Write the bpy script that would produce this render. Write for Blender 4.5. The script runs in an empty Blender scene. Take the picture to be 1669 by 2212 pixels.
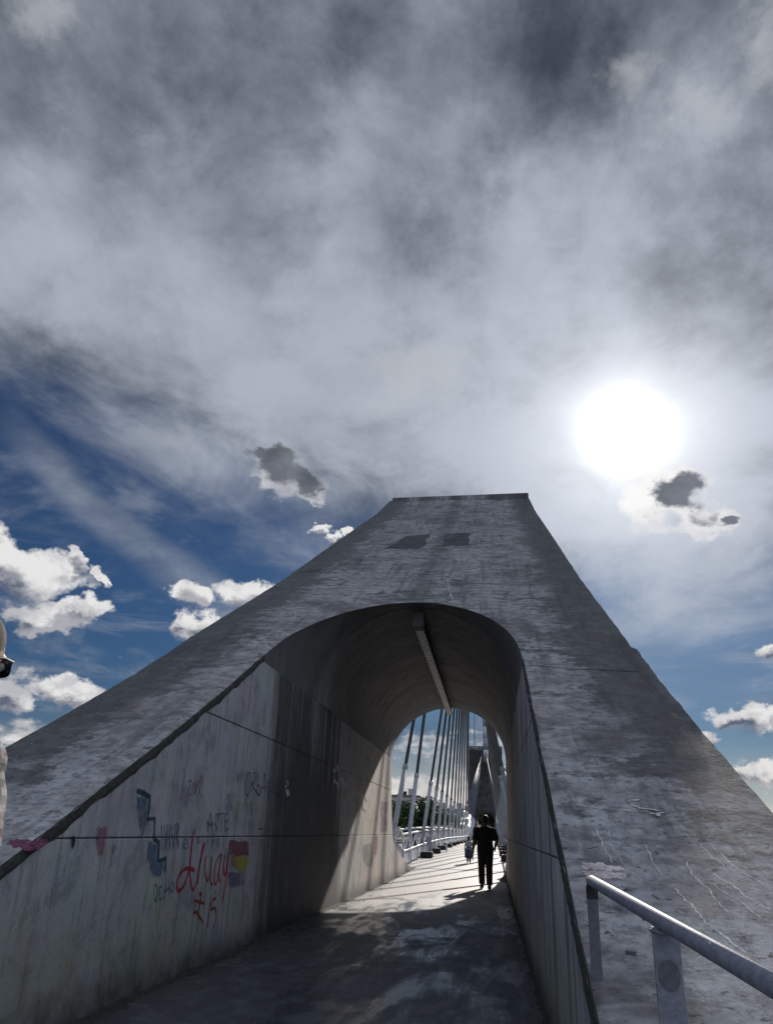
import bpy, bmesh, math, random
import numpy as np
from mathutils import Vector, Matrix, noise
R = math.radians
PI = math.pi
sc = bpy.context.scene
col = sc.collection
random.seed(7)

# ------------------------------------------------------------------ camera
H_EYE = 1.32
PITCH, YAW, ROLL, FPX = .392, -.141, .037, 1660.0
IW, IH = 1669.0, 2212.0
_f = Vector((math.sin(YAW)*math.cos(PITCH), math.cos(YAW)*math.cos(PITCH), math.sin(PITCH)))
_r0 = Vector((math.cos(YAW), -math.sin(YAW), 0)); _u0 = _r0.cross(_f)
_r = math.cos(ROLL)*_r0 + math.sin(ROLL)*_u0
_u = math.cos(ROLL)*_u0 - math.sin(ROLL)*_r0
EYE = Vector((0, 0, H_EYE))
cam = bpy.data.cameras.new('camera'); cam_o = bpy.data.objects.new('camera', cam); col.objects.link(cam_o)
cam.sensor_fit = 'VERTICAL'; cam.sensor_height = 24.0; cam.lens = FPX/IH*24.0
cam.clip_start = .05; cam.clip_end = 9000
M = Matrix((( _r.x, _u.x, -_f.x, EYE.x), (_r.y, _u.y, -_f.y, EYE.y), (_r.z, _u.z, -_f.z, EYE.z), (0, 0, 0, 1)))
cam_o.matrix_world = M
sc.camera = cam_o

def ray(u, v):
    return (_r*((u-IW/2)/FPX) - _u*((v-IH/2)/FPX) + _f).normalized()
def on(ax, val, u, v):
    d = ray(u, v); return EYE + d*((val-EYE[ax])/d[ax])

# ------------------------------------------------------------------ light
SUN_EL, SUN_AZ = 24.3, 11.6           # azimuth measured from +Y towards +X
SKY = 0.06
sd = Vector((math.sin(R(SUN_AZ))*math.cos(R(SUN_EL)), math.cos(R(SUN_AZ))*math.cos(R(SUN_EL)), math.sin(R(SUN_EL))))
sl = bpy.data.lights.new('sun', 'SUN'); sl.energy = 4.2; sl.angle = R(.9); sl.color = (1, .925, .84)
so = bpy.data.objects.new('sun', sl); col.objects.link(so)
so.rotation_euler = (-sd).to_track_quat('-Z', 'Y').to_euler(); so.location = (20, -10, 40)
sc.view_settings.view_transform = 'Standard'; sc.view_settings.look = 'None'
sc.view_settings.gamma = 1; sc.view_settings.use_curve_mapping = False
sc.view_settings.exposure = 0.5

# ------------------------------------------------------------------ node helper
class S:
    """a socket (or number) with arithmetic"""
    def __init__(s, t, k): s.t, s.k = t, k
    def _m(s, op, b=None, c=None, clamp=False):
        n = s.t.nodes.new('ShaderNodeMath'); n.operation = op; n.use_clamp = clamp
        for i, v in enumerate((s, b, c)):
            if v is None: continue
            if isinstance(v, S): s.t.links.new(v.k, n.inputs[i])
            else: n.inputs[i].default_value = v
        return S(s.t, n.outputs[0])
    def __add__(s, o): return s._m('ADD', o)
    def __radd__(s, o): return s._m('ADD', o)
    def __sub__(s, o): return s._m('SUBTRACT', o)
    def __rsub__(s, o): return (s*-1)+o
    def __mul__(s, o): return s._m('MULTIPLY', o)
    def __rmul__(s, o): return s._m('MULTIPLY', o)
    def __truediv__(s, o): return s._m('DIVIDE', o)
    def max(s, o): return s._m('MAXIMUM', o)
    def min(s, o): return s._m('MINIMUM', o)
    def abs(s): return s._m('ABSOLUTE')
    def pow(s, o): return s._m('POWER', o)
    def exp(s): return s._m('EXPONENT')
    def clamp(s): return s._m('ADD', 0.0, clamp=True)
    def step(s, a, b, lo=0.0, hi=1.0):
        n = s.t.nodes.new('ShaderNodeMapRange'); n.interpolation_type = 'SMOOTHSTEP'
        s.t.links.new(s.k, n.inputs[0])
        for i, v in ((1, a), (2, b), (3, lo), (4, hi)): n.inputs[i].default_value = v
        return S(s.t, n.outputs[0])
class T:
    def __init__(s, tree): s.t = tree
    def node(s, kind, **kw):
        n = s.t.nodes.new(kind)
        for k, v in kw.items(): setattr(n, k, v)
        return n
    def sep(s, v):
        n = s.node('ShaderNodeSeparateXYZ'); s.t.links.new(v, n.inputs[0]); return [S(s.t, o) for o in n.outputs]
    def comb(s, x, y, z):
        n = s.node('ShaderNodeCombineXYZ')
        for i, v in enumerate((x, y, z)):
            if isinstance(v, S): s.t.links.new(v.k, n.inputs[i])
            else: n.inputs[i].default_value = v
        return n.outputs[0]
    def noise(s, vec, scale=1, detail=4, rough=.5, dist=0.0, lac=2.0, color=False):
        n = s.node('ShaderNodeTexNoise'); s.t.links.new(vec, n.inputs['Vector'])
        n.inputs['Scale'].default_value = scale; n.inputs['Detail'].default_value = detail
        n.inputs['Roughness'].default_value = rough; n.inputs['Distortion'].default_value = dist
        n.inputs['Lacunarity'].default_value = lac
        return n.outputs['Color'] if color else S(s.t, n.outputs[0])
    def voro(s, vec, scale=1, feature='F1'):
        n = s.node('ShaderNodeTexVoronoi', feature=feature); s.t.links.new(vec, n.inputs['Vector'])
        n.inputs['Scale'].default_value = scale; return S(s.t, n.outputs['Distance'])
    def rgb(s, c):
        n = s.node('ShaderNodeRGB'); n.outputs[0].default_value = (*c, 1); return n.outputs[0]
    def mix(s, f, a, b, blend='MIX'):
        n = s.node('ShaderNodeMix', data_type='RGBA', blend_type=blend)
        for i, v in ((0, f), (6, a), (7, b)):
            if isinstance(v, S): s.t.links.new(v.k, n.inputs[i])
            elif isinstance(v, (int, float)): n.inputs[i].default_value = v
            elif isinstance(v, tuple): n.inputs[i].default_value = (*v, 1)
            else: s.t.links.new(v, n.inputs[i])
        return n.outputs[2]
    def scale(s, c, f): return s.vm('SCALE', c, f)
    def vm(s, op, a, b):
        n = s.node('ShaderNodeVectorMath', operation=op); s.t.links.new(a, n.inputs[0])
        tgt = n.inputs[3] if op == 'SCALE' else n.inputs[1]
        if isinstance(b, S): s.t.links.new(b.k, tgt)
        elif isinstance(b, (int, float, tuple)): tgt.default_value = b
        else: s.t.links.new(b, tgt)
        return n.outputs[1] if op in ('DOT_PRODUCT', 'LENGTH', 'DISTANCE') else n.outputs[0]

# ------------------------------------------------------------------ sky
def build_world():
    w = bpy.data.worlds.new('World'); sc.world = w; w.use_nodes = True
    nt = w.node_tree; nt.nodes.clear(); t = T(nt)
    out = t.node('ShaderNodeOutputWorld'); bg = t.node('ShaderNodeBackground'); nt.links.new(bg.outputs[0], out.inputs[0])
    bg.inputs[1].default_value = SKY
    sky = t.node('ShaderNodeTexSky', sky_type='NISHITA'); sky.sun_disc = False
    sky.sun_elevation = R(SUN_EL); sky.sun_rotation = R(SUN_AZ)
    sky.air_density = 1.0; sky.dust_density = .35; sky.ozone_density = 2.5
    tc = t.node('ShaderNodeTexCoord'); nv = t.vm('NORMALIZE', tc.outputs['Generated'], (0, 0, 0)); d = nv
    x, y, z = t.sep(d)
    el = z._m('ARCSINE')*(180/PI); az = x._m('ARCTAN2', y)*(180/PI)
    gd = Vector((math.sin(R(11.2))*math.cos(R(27.6)), math.cos(R(11.2))*math.cos(R(27.6)), math.sin(R(27.6))))   # heart of the lit haze
    dot = S(nt, t.vm('DOT_PRODUCT', d, tuple(gd)))
    ang = dot.min(1.0)._m('ARCCOSINE')*(180/PI)
    K = 1/SKY
    c = lambda r, g, b: (r*K, g*K, b*K)
    skyc = t.mix(1.0, sky.outputs[0], (.14, .225, .34), 'MULTIPLY')
    dd = t.comb(x, y, z*1.35)
    w1 = t.noise(dd, 9, 6, .58, color=True); wx, wy, wz = t.sep(w1)
    w2 = t.noise(dd, 30, 5, .6, color=True); vx, vy, vz = t.sep(w2)
    aw = az+(wx-.5)*9+(vx-.5)*2.6; ew = el+(wy-.5)*6.0+(vy-.5)*1.8
    fb = t.noise(dd, 26, 8, .62)
    def field(blobs, de=0.0):
        f = None
        for a, e, ra, re in blobs:
            dx = (aw-a)*(1/ra); dy = (ew-(e-de*re))*(1/re)
            g = 1-(dx*dx+dy*dy)._m('SQRT')
            f = g if f is None else f.max(g)
        return f
    # --- high veil of thin grey cloud, seen in perspective on a flat layer
    zz = z.max(0.0)+.22
    q = t.comb(x/zz*1.25, y/zz*.72, 0.0)
    wq = t.noise(q, 1.3, 3, .5, color=True)
    q2 = t.vm('ADD', q, t.vm('SCALE', wq, .85))
    wq_s = t.noise(d, 4.0, 5, .6)
    n1 = t.noise(q2, 1.5, 9, .56, .25)
    n2 = t.noise(t.vm('ADD', q2, (7.3, 2.1, 0)), .75, 4, .5, .3)
    n3 = t.noise(t.vm('ADD', t.comb(x/zz*2.3+.7*n2, y/zz*1.9, 3.0), t.vm('SCALE', wq, .4)), 1.7, 11, .62, .35)
    n4 = t.noise(t.comb(x/zz*1.9, y/zz*1.5, 8.0), 1.15, 7, .58, .6)
    # lower limit of the veil: higher on the left than round the sun
    lim = (az*-1.0).step(-6, 42, 17.0, 29.5)
    cov = (el-lim+(n1-.5)*20+(n3-.5)*10)
    veil = cov.step(-5.0, 5.5)
    wisp = (n3*.75+n1*.25).step(.48, .68)*el.step(2, 12)*.45            # loose cirrus in the blue below it
    band = t.noise(t.comb(x*1.6, y*1.6, z*9.0), 1.9, 8, .6, .5)
    streak = (((az*-.62+el*-1.0)*1.0+(wq_s-.5)*5+2.2)).abs().step(2.6, .3)*az.step(-40, -33)*az.step(-11, -19)*(n3*1.3-.05).clamp()
    veil = veil.max(wisp).max(band.step(.46, .66)*el.step(1, 5)*el.step(23, 14)*.62).max(streak*.75)*.97
    tone = (n1*.72+n3*.30+n2*.30-.15).step(.34, .64)
    lights = [(-13.5, 36.8, 5, 7), (-25, 35, 6, 4), (-33, 34, 5, 4), (-40, 37, 6, 5), (-13, 49, 4, 5), (21, 46.5, 5, 4), (3.5, 45, 5, 4), (-18.5, 30.5, 5, 3)]
    darks = [(-21.5, 48.5, 5, 5), (-8, 42, 6, 3.5), (9, 52, 9, 4), (21.5, 33, 4, 4), (-42, 44, 5, 4), (-34, 45.5, 4, 5), (-36, 30.5, 6, 2.2), (-20.5, 42, 5, 3)]
    tl = (field(lights)+(n3-.5)*1.2).step(-.25, .9); td = (field(darks)+(n3-.5)*1.2).step(-.25, .9)
    near = (ang*ang*(-1/(18.0*18.0))).exp()
    lowl = el.step(48, 20)                                   # thinner and brighter towards the horizon
    tone = (tone*.62+(n3-.5)*.7+(n4-.5)*1.1+near*.42+lowl*.16+tl*.24-td*.18-el.step(40, 58)*.36-.03+(t.noise(dd, 7.5, 9, .64)-.5)*.85).step(-.22, 1.12)
    vcol = t.mix(tone, c(.028, .037, .053), c(.30, .33, .385))
    vcol = t.vm('SCALE', vcol, ang.step(48, 112)*2.9+1.0)          # cloud away from the sun, brightened as added fill for shaded concrete
    cur = t.mix(veil, skyc, vcol)
    # --- light scattered round the sun
    glow = (ang/2.35).pow(2)*-1
    glow = glow.exp()*.95 + (ang*ang*(-1/38.0)).exp()*.24 + (ang*ang*(-1/170.0)).exp()*.11
    glow = glow*(n3*.7+n4*.5+.40)*K
    gv = t.comb(glow, glow*.985, glow*.98)
    cur = t.vm('ADD', cur, gv)
    # --- heaped clouds
    soft = [(-43, 49.5, 5.5, 3.0), (14.5, 50.0, 4.5, 2.6), (20, 47, 6, 3.6), (26, 49, 6, 4), (-6, 33, 7, 4)]
    gs = field(soft)*.9+(fb-.5)*1.5+(n3-.5)*1.4
    cur = t.mix(gs.step(.10, .95)*.5, cur, c(.36, .37, .39))
    bright = [(-35.5, 15.4, 4.4, 2.0), (-31.8, 16.6, 1.1, 1.5), (-30.2, 15.4, .8, .9), (-31.0, 13.0, 3.0, 1.1), (-22.0, 15.6, 2.2, 1.2), (-17.6, 15.9, 3.0, 1.2),
              (-21.6, 13.2, 2.4, 1.3), (-29, 8.4, 3.6, 1.2), (-33.5, 7.6, 3.2, 1.5), (-38, 7.0, 4, 2.4), (-13.2, 21.5, 1.5, .5), (-11.6, 21.0, .8, .4),
              (16.6, 8.0, 3.0, .9), (20.5, 7.6, 3.0, 1.3), (20.6, 12.0, 1.9, .9), (13, 6.6, 2.0, .6), (16.5, 4.6, 4.0, .5)]
    lowf = (t.noise(t.comb(x*1.0, y*1.0, z*3.6), 6.2, 7, .58, .2)-.5)*2.2 + el.step(1.0, 12, .34, -.60)
    f1 = field(bright).max(lowf)
    f2 = field(bright, .62).max(lowf-.1)
    d1 = f1+(fb-.5)*1.15
    al = d1.step(.0, .34)
    thick = (f2+(fb-.5)*1.3).step(.12, .75)
    lump = t.noise(dd, 15, 6, .6).step(.38, .66)
    gray = (thick*.70+lump*.60-.12).clamp()
    ccol = t.mix(gray, c(.56, .557, .555), c(.085, .098, .14))
    cur = t.mix(al*el.step(-1, .6), cur, ccol)
    dark = [(-17.4, 25.4, 2.5, 2.2), (-14.6, 24.4, 1.9, 1.1)]
    g1 = field(dark)+(fb-.5)*.7; g2 = field(dark, -.25)+(fb-.5)*.4
    cur = t.mix(g1.step(-.08, .34)*.88, cur, t.mix((g2+(lump-.5)*.25).step(-.16, .44), c(.50, .50, .52), t.mix(lump, c(.055, .062, .075), c(.11, .12, .14))))
    dark2 = [(14.3, 22.3, 3.6, 2.1), (16.3, 20.8, 2.4, 1.2)]
    core2 = [(15.2, 22.1, 2.2, 1.35), (17.3, 20.4, 1.0, .5)]
    g1 = field(dark2)+(fb-.5)*.8; g2 = field(core2)+(fb-.5)*.5
    cur = t.mix(g1.step(-.1, .36)*.88, cur, t.mix((g2+(lump-.5)*.2).step(-.14, .38), t.mix(lump*.6, c(.70, .69, .68), c(.42, .42, .45)), t.mix(lump, c(.05, .058, .075), c(.10, .11, .135))))
    cur = t.mix(el.step(7.0, .5)*.55*az.abs().step(70, 25), cur, c(.50, .465, .42))
    # below the horizon: the dull ground colour
    cur = t.mix(el.step(-2.5, -.5), c(.05, .055, .06), cur)
    nt.links.new(cur, bg.inputs[0])
    w.cycles.sampling_method = 'MANUAL'; w.cycles.sample_map_resolution = 512
build_world()

# ------------------------------------------------------------------ materials
def mat_new(name):
    m = bpy.data.materials.new(name); m.use_nodes = True; nt = m.node_tree
    b = nt.nodes['Principled BSDF']; return m, nt, T(nt), b
def setin(nt, b, key, v):
    if isinstance(v, S): nt.links.new(v.k, b.inputs[key])
    elif isinstance(v, (int, float)): b.inputs[key].default_value = v
    elif isinstance(v, tuple): b.inputs[key].default_value = (*v, 1) if len(v) == 3 else v
    else: nt.links.new(v, b.inputs[key])
def bump(t, b, h, strength=.5, dist=.02):
    n = t.node('ShaderNodeBump'); n.inputs['Strength'].default_value = strength; n.inputs['Distance'].default_value = dist
    t.t.links.new(h.k, n.inputs['Height']); t.t.links.new(n.outputs[0], b.inputs['Normal'])
def pos(t):
    g = t.node('ShaderNodeNewGeometry'); return g.outputs['Position']
def simple(name, colr, rough=.6, metal=0.0, var=.25, scale=6.0, bmp=.15, bd=.01):
    m, nt, t, b = mat_new(name); tc = t.node('ShaderNodeTexCoord').outputs['Object']
    n = t.noise(tc, scale, 6, .6); n2 = t.noise(tc, scale*7, 4, .6)
    k = (n*.7+n2*.3).step(.3, .7)
    dk = tuple(c*(1-var) for c in colr); lt = tuple(min(1, c*(1+var*.6)) for c in colr)
    setin(nt, b, 'Base Color', t.mix(k, dk, lt)); setin(nt, b, 'Roughness', (n2*.3+rough-.15).clamp()); b.inputs['Metallic'].default_value = metal
    if bmp: bump(t, b, n2, bmp, bd)
    return m

def mat_face():
    m, nt, t, b = mat_new('weathered_concrete'); P = pos(t); x, y, z = t.sep(P)
    run = y*1.12
    st = t.noise(t.comb(x*.9, run*5.5, 0.0), 1.0, 8, .62, .5)          # trowel streaks across the slope
    st2 = t.noise(t.comb(x*3.0, run*11, 4.0), 1.6, 6, .65, .3)
    bl = t.noise(t.comb(x, run, 2.0), .75, 7, .6, .6)
    bl2 = t.noise(P, 3.2, 8, .66, .4)
    gr = t.noise(P, 34, 6, .7)
    edge = (x+1.225).abs().step(1.9, 3.05)
    up = y.step(3.5, 8.5)
    lich = (bl*.55+st*.35+bl2*.25+edge*.15*up+up*.03+y.step(12, 22)*.02).step(.57, .73)
    m3 = t.noise(t.comb(x*1.2, run*1.7, 11.0), 1.3, 12, .74, .35)
    m4 = t.noise(t.comb(x*.45, run*.8, 17.0), 1.0, 6, .62, .8)
    sp = t.noise(P, 8, 9, .74)
    base = t.mix((st*.12+m3*.60+m4*.28).step(.41, .59), (.27, .268, .278), (.56, .555, .565))
    base = t.mix(bl2.step(.50, .66)*.5, base, (.36, .27, .235))
    base = t.mix((st2*.15+sp*.85).step(.48, .60)*.5, base, (.15, .15, .157))
    base = t.mix((t.noise(t.comb(x*2.4, run*3.4, 9.0), 1.1, 10, .74)*.7+sp*.3).step(.53, .64)*.40, base, (.56, .555, .55))
    fs = t.noise(t.comb(x*3.2, run*15, 21.0), 1.0, 9, .75, .6)
    base = t.mix((fs*.25+sp*.75).step(.47, .57)*.40, base, (.13, .13, .136))
    rain = t.noise(t.comb(x*5.5, run*.42, 31.0), 1.0, 8, .66, .25)
    base = t.mix(rain.step(.50, .64)*.50, base, (.10, .10, .106)); base = t.mix(rain.step(.42, .32)*.30, base, (.50, .49, .49))
    dkl = (fs*.06-.03+m3*.55+m4*.35+sp*.12+edge*.11*up+x.step(.7, 1.9)*up*.035-(1-edge)*.02-y.step(7.0, 3.5)*.075).step(.490, .560)  # dark lichen thinned near the base, painting in the grazing sun's brightness
    base = t.mix((dkl*.80).max(lich*.7), base, t.mix(sp, (.03, .029, .03), (.08, .077, .078)))
    pit = t.noise(t.comb(x*9, run*14, 41.0), 1.0, 5, .65, .4)
    base = t.mix(pit.step(.60, .66)*y.step(9, 5)*.85, base, (.035, .034, .034))
    base = t.mix(pit.step(.38, .33)*y.step(9, 5)*.5, base, (.60, .59, .58))
    # damp run down the middle of the slope
    mid = ((x+1.28+(bl2-.5)*.5).abs()).step(.30, .06)*y.step(12, 13)*(st*.9+.25).clamp()
    base = t.mix(mid*.6, base, (.06, .06, .062))
    setin(nt, b, 'Base Color', base); setin(nt, b, 'Roughness', (gr*.25+.68)); b.inputs['Specular IOR Level'].default_value = .3
    h = st*.5+st2*.35+gr*.18+bl2*.5
    bump(t, b, h*.12+sp*.9+m3*.5+t.noise(P, 24, 5, .7)*.3, .42, .014)
    return m
def mat_wall(name='formed_concrete', stain=True):
    m, nt, t, b = mat_new(name); P = pos(t); x, y, z = t.sep(P)
    oi = t.node('ShaderNodeObjectInfo'); rnd = S(nt, oi.outputs['Random'])
    along = y+x*.5
    drip = t.noise(t.comb(along*3.6, 0.0, z*.16), 1.0, 8, .62, .2)
    drip2 = t.noise(t.comb(along*13, 5.0, z*.5), 1.0, 6, .65, .15)
    bl = t.noise(P, .9, 6, .6, .5); bl2 = t.noise(P, 4.0, 8, .68, .3); gr = t.noise(P, 42, 5, .7)
    base = t.mix((bl*.5+bl2*.5).step(.35, .66), (.34, .345, .37), (.62, .61, .615))
    base = t.mix((y+(bl2-.5)*5).step(15.5, 21)*.75, base, t.mix(bl2.step(.35, .65), (.50, .43, .36), (.74, .66, .57)))  # exit end paler and warmer: sunlit brightness put into the wall colour
    base = t.mix((rnd*.25), base, (.38, .39, .42))
    base = t.mix((drip2*.6+bl2*.4).step(.50, .60)*.55, base, (.17, .17, .178))
    fine = t.noise(t.comb(along*15, 7.0, z*1.6), 1.0, 8, .76, .3)
    base = t.mix(fine.step(.53, .66)*bl2.step(.4, .6)*.4, base, (.12, .12, .125)); base = t.mix(fine.step(.45, .34)*.3, base, (.62, .61, .61))
    seam = t.noise(t.comb(along*1.9, 3.0, z*.05), 1.0, 2, .5)
    base = t.mix(gr.step(.52, .7)*.4, base, (.18, .18, .18))
    if stain:
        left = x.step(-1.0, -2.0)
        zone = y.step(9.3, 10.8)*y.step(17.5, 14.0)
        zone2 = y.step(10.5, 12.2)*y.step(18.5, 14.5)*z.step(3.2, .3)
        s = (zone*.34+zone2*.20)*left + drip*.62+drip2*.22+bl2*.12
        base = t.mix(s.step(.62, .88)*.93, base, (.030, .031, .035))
        # right wall: long dark runs
        s2 = x.step(-.4, .3)*(drip*.8+drip2*.35)
        base = t.mix(s2.step(.52, .72)*.8, base, (.05, .052, .058))
        # algae low on the wall near the entrance, colour traces of old paint
        alg = z.step(1.25, .05)*y.step(12, 6)*(bl*.6+bl2*.4).step(.36, .58)
        base = t.mix(alg*.75, base, (.15, .165, .085))
        base = t.mix((m_:=t.noise(P, 2.1, 9, .72, .4)).step(.50, .62)*.42, base, (.13, .13, .135))
        base = t.mix(gr.step(.40, .30)*.35, base, (.60, .60, .62))
        hue = t.noise(P, 1.6, 3, .5, color=True)
        base = t.mix(bl2.step(.42, .62)*.30, base, t.mix(1.0, base, t.vm('SCALE', hue, 1.9), 'MULTIPLY'))
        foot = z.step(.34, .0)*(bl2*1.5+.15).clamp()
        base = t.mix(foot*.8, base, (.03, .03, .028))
    setin(nt, b, 'Base Color', base); setin(nt, b, 'Roughness', gr*.2+.7); b.inputs['Specular IOR Level'].default_value = .3
    bump(t, b, drip2*.5+bl2*.5+gr*.25, .55, .012)
    return m
def mat_dull():
    m, nt, t, b = mat_new('old_grey_concrete'); P = pos(t); x, y, z = t.sep(P)
    bl = t.noise(P, .8, 8, .66, .5); gr = t.noise(P, 14, 6, .7); dr = t.noise(t.vm('MULTIPLY', P, (2.4, 2.4, .22)), 1.0, 7, .66)
    base = t.mix((bl*.6+gr*.4).step(.36, .64), (.095, .095, .105), (.22, .22, .23))
    base = t.mix(dr.step(.5, .66)*.6, base, (.05, .05, .055))
    setin(nt, b, 'Base Color', base); b.inputs['Roughness'].default_value = .88; bump(t, b, gr, .4, .01); return m
def mat_vault():
    m, nt, t, b = mat_new('vault_concrete'); P = pos(t); x, y, z = t.sep(P)
    bl = t.noise(P, 1.1, 7, .62, .6); bl2 = t.noise(P, 5, 7, .65); gr = t.noise(P, 40, 5, .7)
    arc = t.noise(t.comb(x*.3, y*9, z*.3), 1.0, 4, .5)
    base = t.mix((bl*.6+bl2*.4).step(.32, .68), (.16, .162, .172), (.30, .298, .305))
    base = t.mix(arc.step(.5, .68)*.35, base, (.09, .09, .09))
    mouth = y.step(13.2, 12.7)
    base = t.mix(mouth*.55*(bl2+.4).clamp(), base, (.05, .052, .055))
    setin(nt, b, 'Base Color', base); setin(nt, b, 'Roughness', .85); b.inputs['Specular IOR Level'].default_value = .25
    bump(t, b, bl2*.5+gr*.3+arc*.3, .5, .012)
    return m
def mat_floor():
    m, nt, t, b = mat_new('walkway_concrete'); P = pos(t); x, y, z = t.sep(P)
    bl = t.noise(t.comb(x*1.0, y*.45, 0.0), 1.1, 8, .62, .7); bl2 = t.noise(P, 3.4, 8, .66, .5); gr = t.noise(P, 55, 5, .7)
    sw = t.noise(t.comb(x*4, y*.5, 6.0), 1.0, 7, .65, .6)
    base = t.mix((bl2*.6+gr*.4).step(.35, .66), (.165, .158, .155), (.275, .263, .256))
    grime_shade = (bl*.7+sw*.3+y.step(19, 11)*.20+y.step(26, 20)*.06-.06).step(.50, .66)  # patchy grime, made denser inside the passage to deepen its shaded floor
    grime_shade = grime_shade.max((x+2.75).step(.35, .02)*y.step(25, 20)*.95).max((x-.2).step(-.3, .05)*y.step(25, 20)*.95)
    base = t.mix(grime_shade*.9, base, (.040, .046, .056))
    pale = (bl2*.5+sw*.5).step(.48, .60)*y.step(15, 10)
    base = t.mix(pale*.4, base, (.19, .21, .245))
    setin(nt, b, 'Base Color', base)
    wet = (bl*.6+sw*.4).step(.45, .58)*y.step(21, 16)
    rough = (gr*.22+.48)-wet*.35
    b.inputs['Specular IOR Level'].default_value = .6
    setin(nt, b, 'Roughness', rough.clamp())
    bump(t, b, gr*.35+bl2*.5, .35, .012)
    return m
def mat_paint(name, colr, dens=.75, rough=.7, sc_=30):
    m, nt, t, b = mat_new(name); P = pos(t)
    n = t.noise(t.vm('MULTIPLY', P, (1, 1, .45)), sc_, 6, .7); n2 = t.noise(P, 5, 4, .6)
    setin(nt, b, 'Base Color', t.mix(n2.step(.3, .7), tuple(c*.7 for c in colr), colr)); b.inputs['Roughness'].default_value = rough
    n3 = t.noise(t.vm('MULTIPLY', P, (1, 1, .35)), sc_*.45+4, 7, .75)
    setin(nt, b, 'Alpha', ((n*.45+n2*.2+n3*.35).step(.60-dens*.30, .72-dens*.20)*dens).clamp())
    return m
MAT = dict(
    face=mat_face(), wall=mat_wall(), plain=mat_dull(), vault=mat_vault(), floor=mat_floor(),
    joint=simple('dark_joint', (.05, .05, .05), .95), moss=simple('dark_moss', (.055, .056, .050), .95, 0, .5, 14, .8, .03),
    white=simple('white_painted_steel', (.62, .64, .70), .42, .0, .25, 5, .08), cable=simple('grey_cable', (.13, .14, .17), .75, 0, .2, 3, 0),
    grey=simple('grey_painted_steel', (.22, .23, .285), .58, 0, .35, 40, .25, .003), greyd=simple('chipped_dark_paint', (.12, .125, .15), .6, 0, .3, 40, .2, .003),
    block=simple('black_rubber', (.025, .025, .027), .8, 0, .4, 8, .5, .02), plate=simple('cover_plate', (.66, .66, .67), .6, 0, .35, 9, .2),
    panelg=simple('pale_grey_steel', (.34, .36, .42), .6, 0, .2, 3, .1),
    dark=simple('dark_metal', (.03, .03, .032), .6, .3), panel=simple('pale_railing_panel', (.50, .52, .60), .55, 0, .3, 4, .1),
    patch=simple('dark_repair_mortar', (.085, .085, .092), .9, 0, .6, 3, .6, .02), vein=simple('white_lime_vein', (.70, .69, .68), .8, 0, .2, 20, .2),
    asphalt=simple('grassy_ground', (.045, .055, .025), .95, 0, .5, .08, .4, .1),
)

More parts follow.
